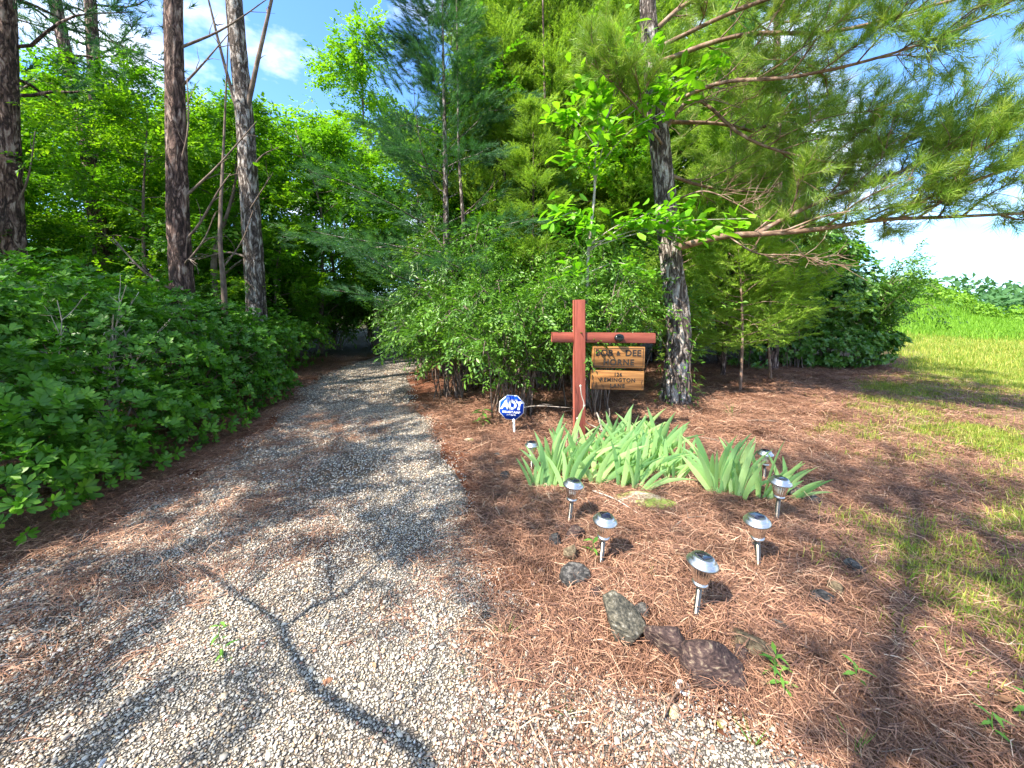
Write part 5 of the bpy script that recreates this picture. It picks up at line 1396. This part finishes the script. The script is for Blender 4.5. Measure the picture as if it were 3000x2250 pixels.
rock('border_rock', .42, 1.83, .055, .045, .04, 20, 'rk_purple', 'small purple stone below the second lamp', 135, .25)
rock('slab_rock', .93, 2.64, .29, .13, .04, -12, 'rk_slab', 'flat pale mossy slab lying in front of the left iris clump', 23, .25)
rock('border_rock', 2.12, 2.78, .17, .07, .055, -38, 'rk_dark', 'long dark weathered rock right of the right iris clump', 24, .25)
rock('border_rock', 2.02, 2.46, .10, .07, .035, -30, 'rk_purple', 'low purple rock below the long weathered one', 25, .35)
rock('border_rock', -.09, 3.40, .085, .05, .035, 8, 'rk_dark', 'flat grey stone by the drive below the blue sign, middle of three', 26, .3)
rock('border_rock', -.14, 3.60, .07, .045, .03, 0, 'rk_dark', 'flat dark stone by the drive below the blue sign, farthest of three', 27, .3)
rock('border_rock', -.06, 3.13, .08, .05, .04, 15, 'rk_dark', 'rounded grey stone by the drive below the blue sign, nearest of three', 28, .25)
rock('border_rock', .02, 2.82, .075, .045, .035, 10, 'rk_orange', 'tan orange stone at the drive edge left of the irises', 29, .3)
rock('lichen_stone', -.45, 4.05, .09, .07, .035, 20, 'rk_slab', 'pale lichen covered stone on the straw left of the blue sign', 30, .3)
for k, (x, y, s, mk, lab) in enumerate((( -1.98, 1.35, .035, 'rk_orange', 'orange stone on the gravel at the left bottom corner'), (-.72, 1.42, .032, 'rk_orange', 'large orange stone on the sunlit gravel'), (-1.32, 1.16, .026, 'rk_blue', 'blue grey stone on the gravel near the bottom edge'), (-.87, 1.23, .026, 'rk_orange', 'orange stone on the gravel near the bottom edge'),
                                        (.02, 1.42, .026, 'rk_blue', 'blue grey stone at the edge of the sunlit gravel'), (.06, 1.34, .024, 'rk_orange', 'orange stone next to the blue grey one'), (.58, 1.30, .034, 'rk_slab', 'pale tan flat stone near the white ring'), (.73, 1.27, .024, 'rk_slab', 'small tan stone at the gravel edge right of the pale flat one'),
                                        (.16, 2.02, .022, 'rk_white', 'white pebble on the straw left of the paired rocks, farther one'), (.11, 1.93, .024, 'rk_white', 'white pebble on the straw left of the paired rocks, nearer one'), (.08, 1.82, .024, 'rk_white', 'round white pebble in the sun patch at the drive edge'), (-1.55, 1.95, .034, 'rk_orange', 'flat reddish stone in the shade of the drive'))):
    rock('loose_stone', x, y, s, s * .75, s * .5, 40 * k, mk, lab, 40 + k, .15, 'stone', planes=6)
b = MB(); a_ = np.linspace(0, 2 * np.pi, 25); tube(b, np.stack([.021 * np.cos(a_), .021 * np.sin(a_), 0 * a_], -1), .007, 8, cap=False)
o = b.build('ring', M['ring'], None, True); tag(o, 'small white ring lying where the gravel meets the straw', 'ring'); o.location = (.645, 1.375, Hs(.645, 1.375) + .024); o.rotation_euler = (R(8), R(6), 0)

# ------------------------------------------------------------------ sticks, dry leaves, weeds
def stick(x, y, L, rz, rr, label, m='twig', bend=.1, z=.03):
    mb = MB(); q = spline([(-L / 2, 0, 0), (0, bend * L, .02), (L / 2, 0, .01)], 10); tube(mb, q, np.linspace(rr, rr * .4, 10), 6, rough=.06)
    grow(mb, q[5], (1, .8, .15), L * .3, rr * .5, rr * .2, 4, .15, 0, 5)
    o = mb.build('stick', M[m], None, True); tag(o, label, 'stick'); o.location = (x, y, Hs(x, y) + z); o.rotation_euler = (0, 0, R(rz))
stick(1.12, 2.35, .35, 25, .005, 'thin curved twig on the straw in front of the right irises')
stick(2.05, 3.95, .55, -40, .007, 'dry stick lying on the shaded straw behind the irises')
stick(3.1, 4.6, .6, -20, .008, 'long dry stick on the sunlit straw right of the big pine')
stick(.62, 1.32, .22, 30, .004, 'reddish twig across the gravel edge below the white ring', 'limb')
stick(.72, 2.62, .42, -55, .006, 'yellow dry iris stem lying left of the flat slab', 'deadwood', .02)
stick(.28, 4.35, .8, 12, .008, 'bare forked dead branch beside the foot of the sign post', 'deadwood', .15, .25)
r = empty('broken_branch', (1.02, 4.1, Hs(1, 4.1)), 'short bleached broken branch right of the sign post', 'branch')
b = MB(); grow(b, (0, 0, 0), (-.3, 0, 1), .3, .016, .008, 5, .12, 0, 7); grow(b, (0, .05, 0), (.1, 0, 1), .36, .008, .004, 5, .15, 0, 6); grow(b, (-.05, 0, .1), (-1, 0, .25), .45, .006, .002, 6, .2, 0, 5); b.build('branch', M['deadwood'], r, True)

lt = []
for k in range(4):
    mb = MB(); v, f = leaf_tpl(.5, .5, .35 - .15 * k, .3 - .2 * k); mb.add(v, f, .2 + .2 * k); lt.append(proto('fallen_leaf', mb, M['litter'], True))
n = 1100
x = rng.uniform(-3.6, 5.0, n); y = rng.uniform(1.1, 7.5, n); k = (np.minimum(dens_right(x, y) + dens_left(x, y), 1) * .9 + .06) > rng.random(n)
x, y = x[k], y[k]; n = len(x); s = rng.uniform(.022, .06, n)
gn_scatter('leaf_litter', np.stack([x, y, H(x, y) + .028], -1), np.stack([rng.normal(0, .35, n), rng.normal(0, .35, n), rng.uniform(0, 6.28, n)], -1), np.stack([s] * 3, -1), rng.integers(0, 4, n), lt, 'scattered dry leaves lying on the straw')

tw_ = []
for k in range(4):
    mb = MB(); q = grow(mb, (-.5, 0, 0), (1, 0, 0), 1.0, .018, .007, 8, .12, 0, 5); grow(mb, q[4], (1, .7, .1), .35, .009, .004, 4, .15, 0, 4); grow(mb, q[6], (1, -.7, .05), .25, .007, .004, 4, .15, 0, 4)
    tw_.append(proto('fallen_twig', mb, M['twig'] if k % 2 else M['limb'], True))
n = 420
x = rng.uniform(-3.4, 5.5, n); y = rng.uniform(1.1, 8, n); k = (np.minimum(dens_right(x, y) + dens_left(x, y), 1) * .9 + .08) > rng.random(n); x, y = x[k], y[k]; n = len(x); s = rng.uniform(.08, .26, n)
gn_scatter('fallen_twigs', np.stack([x, y, H(x, y) + .03], -1), np.stack([rng.normal(0, .08, n), rng.normal(0, .08, n), rng.uniform(0, 6.28, n)], -1), np.stack([s] * 3, -1), rng.integers(0, 4, n), tw_, 'small broken twigs lying on straw and gravel')
weed_lm = leaf_meshes('leaf', *leaf_tpl(.26, .4, .15, .3), (.2, .6, .9))
def weed(x, y, nl_, L, label, up=.8, grass_=False):
    r = empty('weed', (x, y, Hs(x, y)), label, 'weed')
    if grass_:
        for k in range(nl_):
            o = link('blade', WBL[(k * 3) % 7], M['weed'], r); s = L * rng.uniform(.6, 1.1); o.scale = (s * .22, s, s)
            o.rotation_euler = (rng.normal(0, .5), rng.normal(0, .5), rng.uniform(0, 6.28))
        return
    b = MB(); tp_ = grow(b, (0, 0, 0), (rng.normal(0, .2), rng.normal(0, .2), 1), L * 1.6, .0025, .0015, 5, .15, 0, 4); b.build('stem', M['weed'], r)
    P = np.array([tp_[1 + int(k / nl_ * 5)] for k in range(nl_)]); a_ = np.arange(nl_) * 2.4
    D = np.stack([np.cos(a_), np.sin(a_), np.full(nl_, .35 * up)], -1)
    leaf_objects(r, P, D, np.array([0, 0, 1.]) + rng.normal(0, .2, (nl_, 3)), L * rng.uniform(.8, 1.2, nl_), weed_lm, M['weed'])
weed(1.02, 1.42, 12, .06, 'leafy green weed growing against the big purple rock')
weed(1.02, 1.36, 9, .05, 'low leafy weed in front of the purple rock')
weed(1.32, 1.40, 7, .055, 'pale green weed on the straw at the bottom right')
weed(1.62, 1.22, 8, .055, 'green weed with broad leaves near the bottom edge on the right')
weed(1.80, 1.28, 7, .06, 'broad leaved weed in the bottom right corner grass')
weed(.80, 1.20, 9, .30, 'bright grass tuft at the gravel edge near the bottom of the photo', grass_=True)
weed(1.12, 1.18, 10, .30, 'grass tuft in the straw at the bottom edge', grass_=True)
weed(.20, 1.30, 9, .22, 'fine dark grass tuft on the gravel left of the white ring', grass_=True)
weed(-.03, 1.62, 10, .24, 'fine grass tuft at the edge of gravel and straw', grass_=True)
weed(-.20, 1.45, 8, .14, 'tiny green grass tuft on the sunlit gravel', grass_=True)
weed(.72, 1.93, 7, .24, 'small grass tuft on the straw between the lamps', grass_=True)
weed(.46, 2.10, 5, .07, 'small yellow green seedling behind the second lamp')
weed(2.7, 1.95, 14, .34, 'grass tuft in the sun at the right edge of the photo', grass_=True)
weed(2.0, 1.75, 10, .26, 'grass tuft on the shaded straw at the lower right', grass_=True)
weed(2.9, 5.0, 12, .5, 'grass tuft on the straw at the foot of the big pine', grass_=True)
weed(1.5, 4.3, 9, .12, 'small leafy plant behind the right irises')
weed(-.35, 4.55, 14, .13, 'bright green fern like plant left of the blue sign', .3)
weed(-1.3, 1.62, 6, .05, 'tiny yellow green seedling on the sunny gravel')
weed(-1.2, 1.52, 5, .05, 'tiny seedling beside the other one on the sunny gravel')
